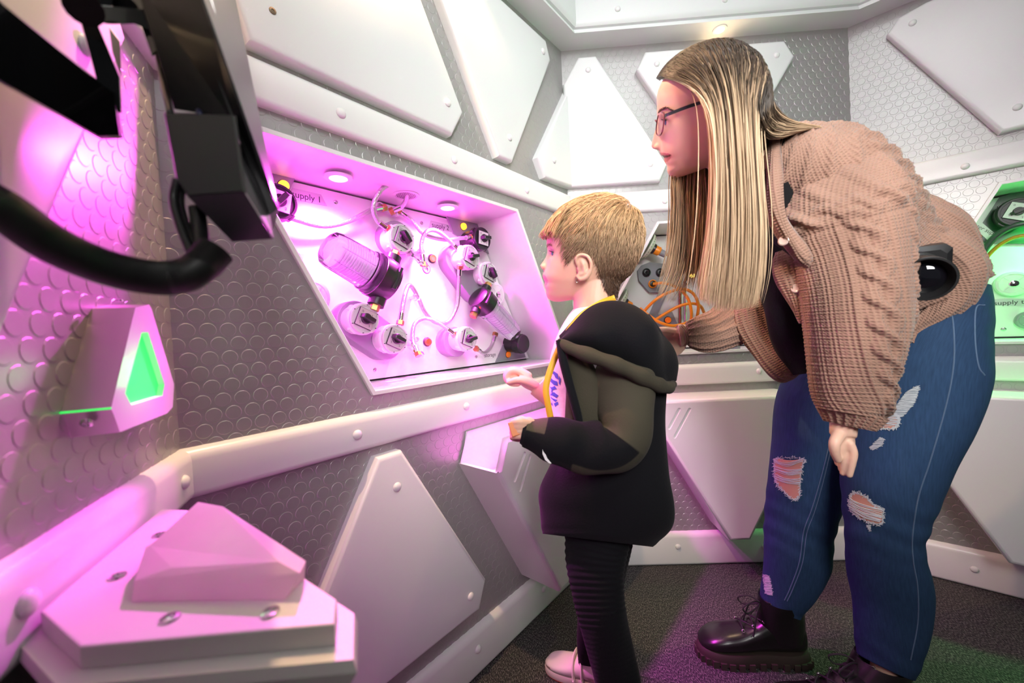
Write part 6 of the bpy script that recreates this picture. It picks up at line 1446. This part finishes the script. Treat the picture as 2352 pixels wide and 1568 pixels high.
b = MB(); b.tube([P3(236, 62, .36), P3(275, 178, .37)], .004, 8); 
plank([P3(250, 60, .37), P3(276, 95, .37), P3(279, 180, .37), P3(258, 120, .37)], .008, 'grey_plate', mat('grey_bracket', (.25, .25, .24), .4))
b = MB(); b.tube(spline([P3(190, 14, .305), P3(192, 18, .303)], 4), .012, 16); under(b.build('pivot_cap', gloss), ar)
# cables
cb = mat('black_cable', (.012, .012, .013), .4)
def cable(label, pts, r, name='cable', m=cb, ribs=0, cat='cable'):
    Pp = [P3(*p) for p in pts]; c_ = Pp[0]; e = empty(name, label, cat, None, None, tuple(c_)); bpy.context.view_layer.update(); b = MB(); Q = spline(Pp, 400 if ribs else 50)
    if ribs:
        q_ = np.array(Q); sl_ = np.concatenate([[0], np.cumsum(np.linalg.norm(np.diff(q_, axis=0), axis=1))]); g_ = np.linspace(0, sl_[-1], 300); Q = [np.array([np.interp(t_, sl_, q_[:, c]) for c in range(3)]) for t_ in g_]
    R = [r*(1+(.035 if ribs and i % 2 else 0)) for i in range(len(Q))]; b.tube(Q, R, 20); under(b.build('sheath', m, angle=None if not ribs else 60), e); return e
cable('thick black ribbed conduit sweeping across the left edge', [(-120, 420, .25), (0, 477, .26), (120, 560, .275), (240, 613, .29), (340, 636, .30), (410, 636, .305), (455, 616, .31), (496, 575, .32)], .0128, 'flexible_conduit', mat('ribbed_conduit', (.010, .010, .010), .5), 1)
cable('black cable above the power box, left of its neighbour', [(352, 60, .36), (368, 150, .355), (380, 210, .34), (392, 262, .32)], .0026)
cable('black cable with a blue sheen entering the power box', [(405, 150, .355), (430, 190, .35), (452, 240, .335), (460, 265, .32)], .0022, m=mat('blue_cable', (.01, .012, .06), .35))
cable('black cable looping below the power box at the left', [(408, 412, .325), (400, 460, .325), (415, 520, .32), (437, 575, .315), (450, 600, .312)], .0035)
cable('black cable below the power box at the right', [(418, 420, .33), (414, 470, .33), (432, 530, .325), (450, 565, .32), (462, 590, .315)], .0032)
cable('short black plug standing in the conduit end', [(452, 478, .33), (458, 520, .328), (462, 560, .322), (466, 590, .318)], .0058, 'cable_plug')
# ------------------------------------------------------------------ niche and soffit lamps
def wp(w, s, d, z): return tuple(WM[w] @ Vector((s, -d, z)))
def downlight(name, label, w, s, y, z, power, col, on_=True, angle=110, aim=None, r=.03, group=None, blend=.5):
    e = empty(name, label, 'lamp', group, WM[w] @ T(s, y, z))
    MB().lathe([(r*1.0, 0), (r*1.55, 0), (r*1.5, -.003), (r*1.0, -.004)], 32).build('bezel', whitet, e)
    em = mat('lamp_%s' % name, (1, 1, 1), .4, emit=col, es=25)
    MB().lathe([(r*.98, -.0042), (r*.9, -.0052), (r*.5, -.0064), (.0005, -.0068)], 24).build('lens', em, e)
    p = WM[w] @ Vector((s, y, z-.012)); t = WM[w] @ Vector(aim or (s, y, z-1))
    spot(name+'_light', p, t, power, col, angle, blend, r*.8)
    return e
MAG = (1.0, .06, .84); GRN = (.06, 1.0, .15); WARM = (1.0, .66, .36)
s1, z1 = on('front', 777, 406, -.08); s2, z2 = on('front', 1028, 476, -.08)
for i, s in enumerate((s1, s2)):
    downlight('niche_lamp', ['magenta niche lamp nearer the black monitor', 'magenta niche lamp nearer the child'][i], 'front', s, .08, 1.3345, 100, MAG, angle=136, aim=(s, .15, .9), blend=1.0, r=.021, group=None)
downlight('niche_lamp', 'green niche lamp in the top of the right hand niche', 'right', .55, .08, 1.3345, 38, GRN, angle=132, aim=(.55, .16, .9), blend=1.0, r=.021)
downlight('niche_lamp', 'green niche lamp further from the corner in the right hand niche', 'right', .95, .08, 1.3345, 38, GRN, angle=132, aim=(.95, .16, .9), blend=1.0, r=.021)
sb, zb = .585, Z['c']
downlight('ceiling_downlight', 'warm round downlight set in the soffit above the long haired person', 'back', sb, -.047, Z['c'], 17, WARM, angle=120, r=.016)
downlight('ceiling_downlight', 'warm round downlight in the soffit above the left wall', 'left', -.25, -.05, Z['c'], 2.5, WARM, angle=120, r=.016)
downlight('ceiling_downlight', 'warm round downlight in the soffit above the magenta niche', 'front', .62, -.05, Z['c'], 10, WARM, angle=120, r=.016)
downlight('ceiling_downlight', 'warm round downlight in the soffit near the corner by the monitor', 'front', .20, -.06, Z['c'], 62, (1.0, .60, .34), angle=120, r=.016)
# added spot at the lamp nearest the monitor, to tint the left wall magenta
sL, zL = on('left', 190, 640, 0); spot('niche_lamp_side_light', WM['front'] @ Vector((s1, .072, 1.322)), WM['left'] @ Vector((sL, 0, zL)), 30, MAG, 84, .35, .012)
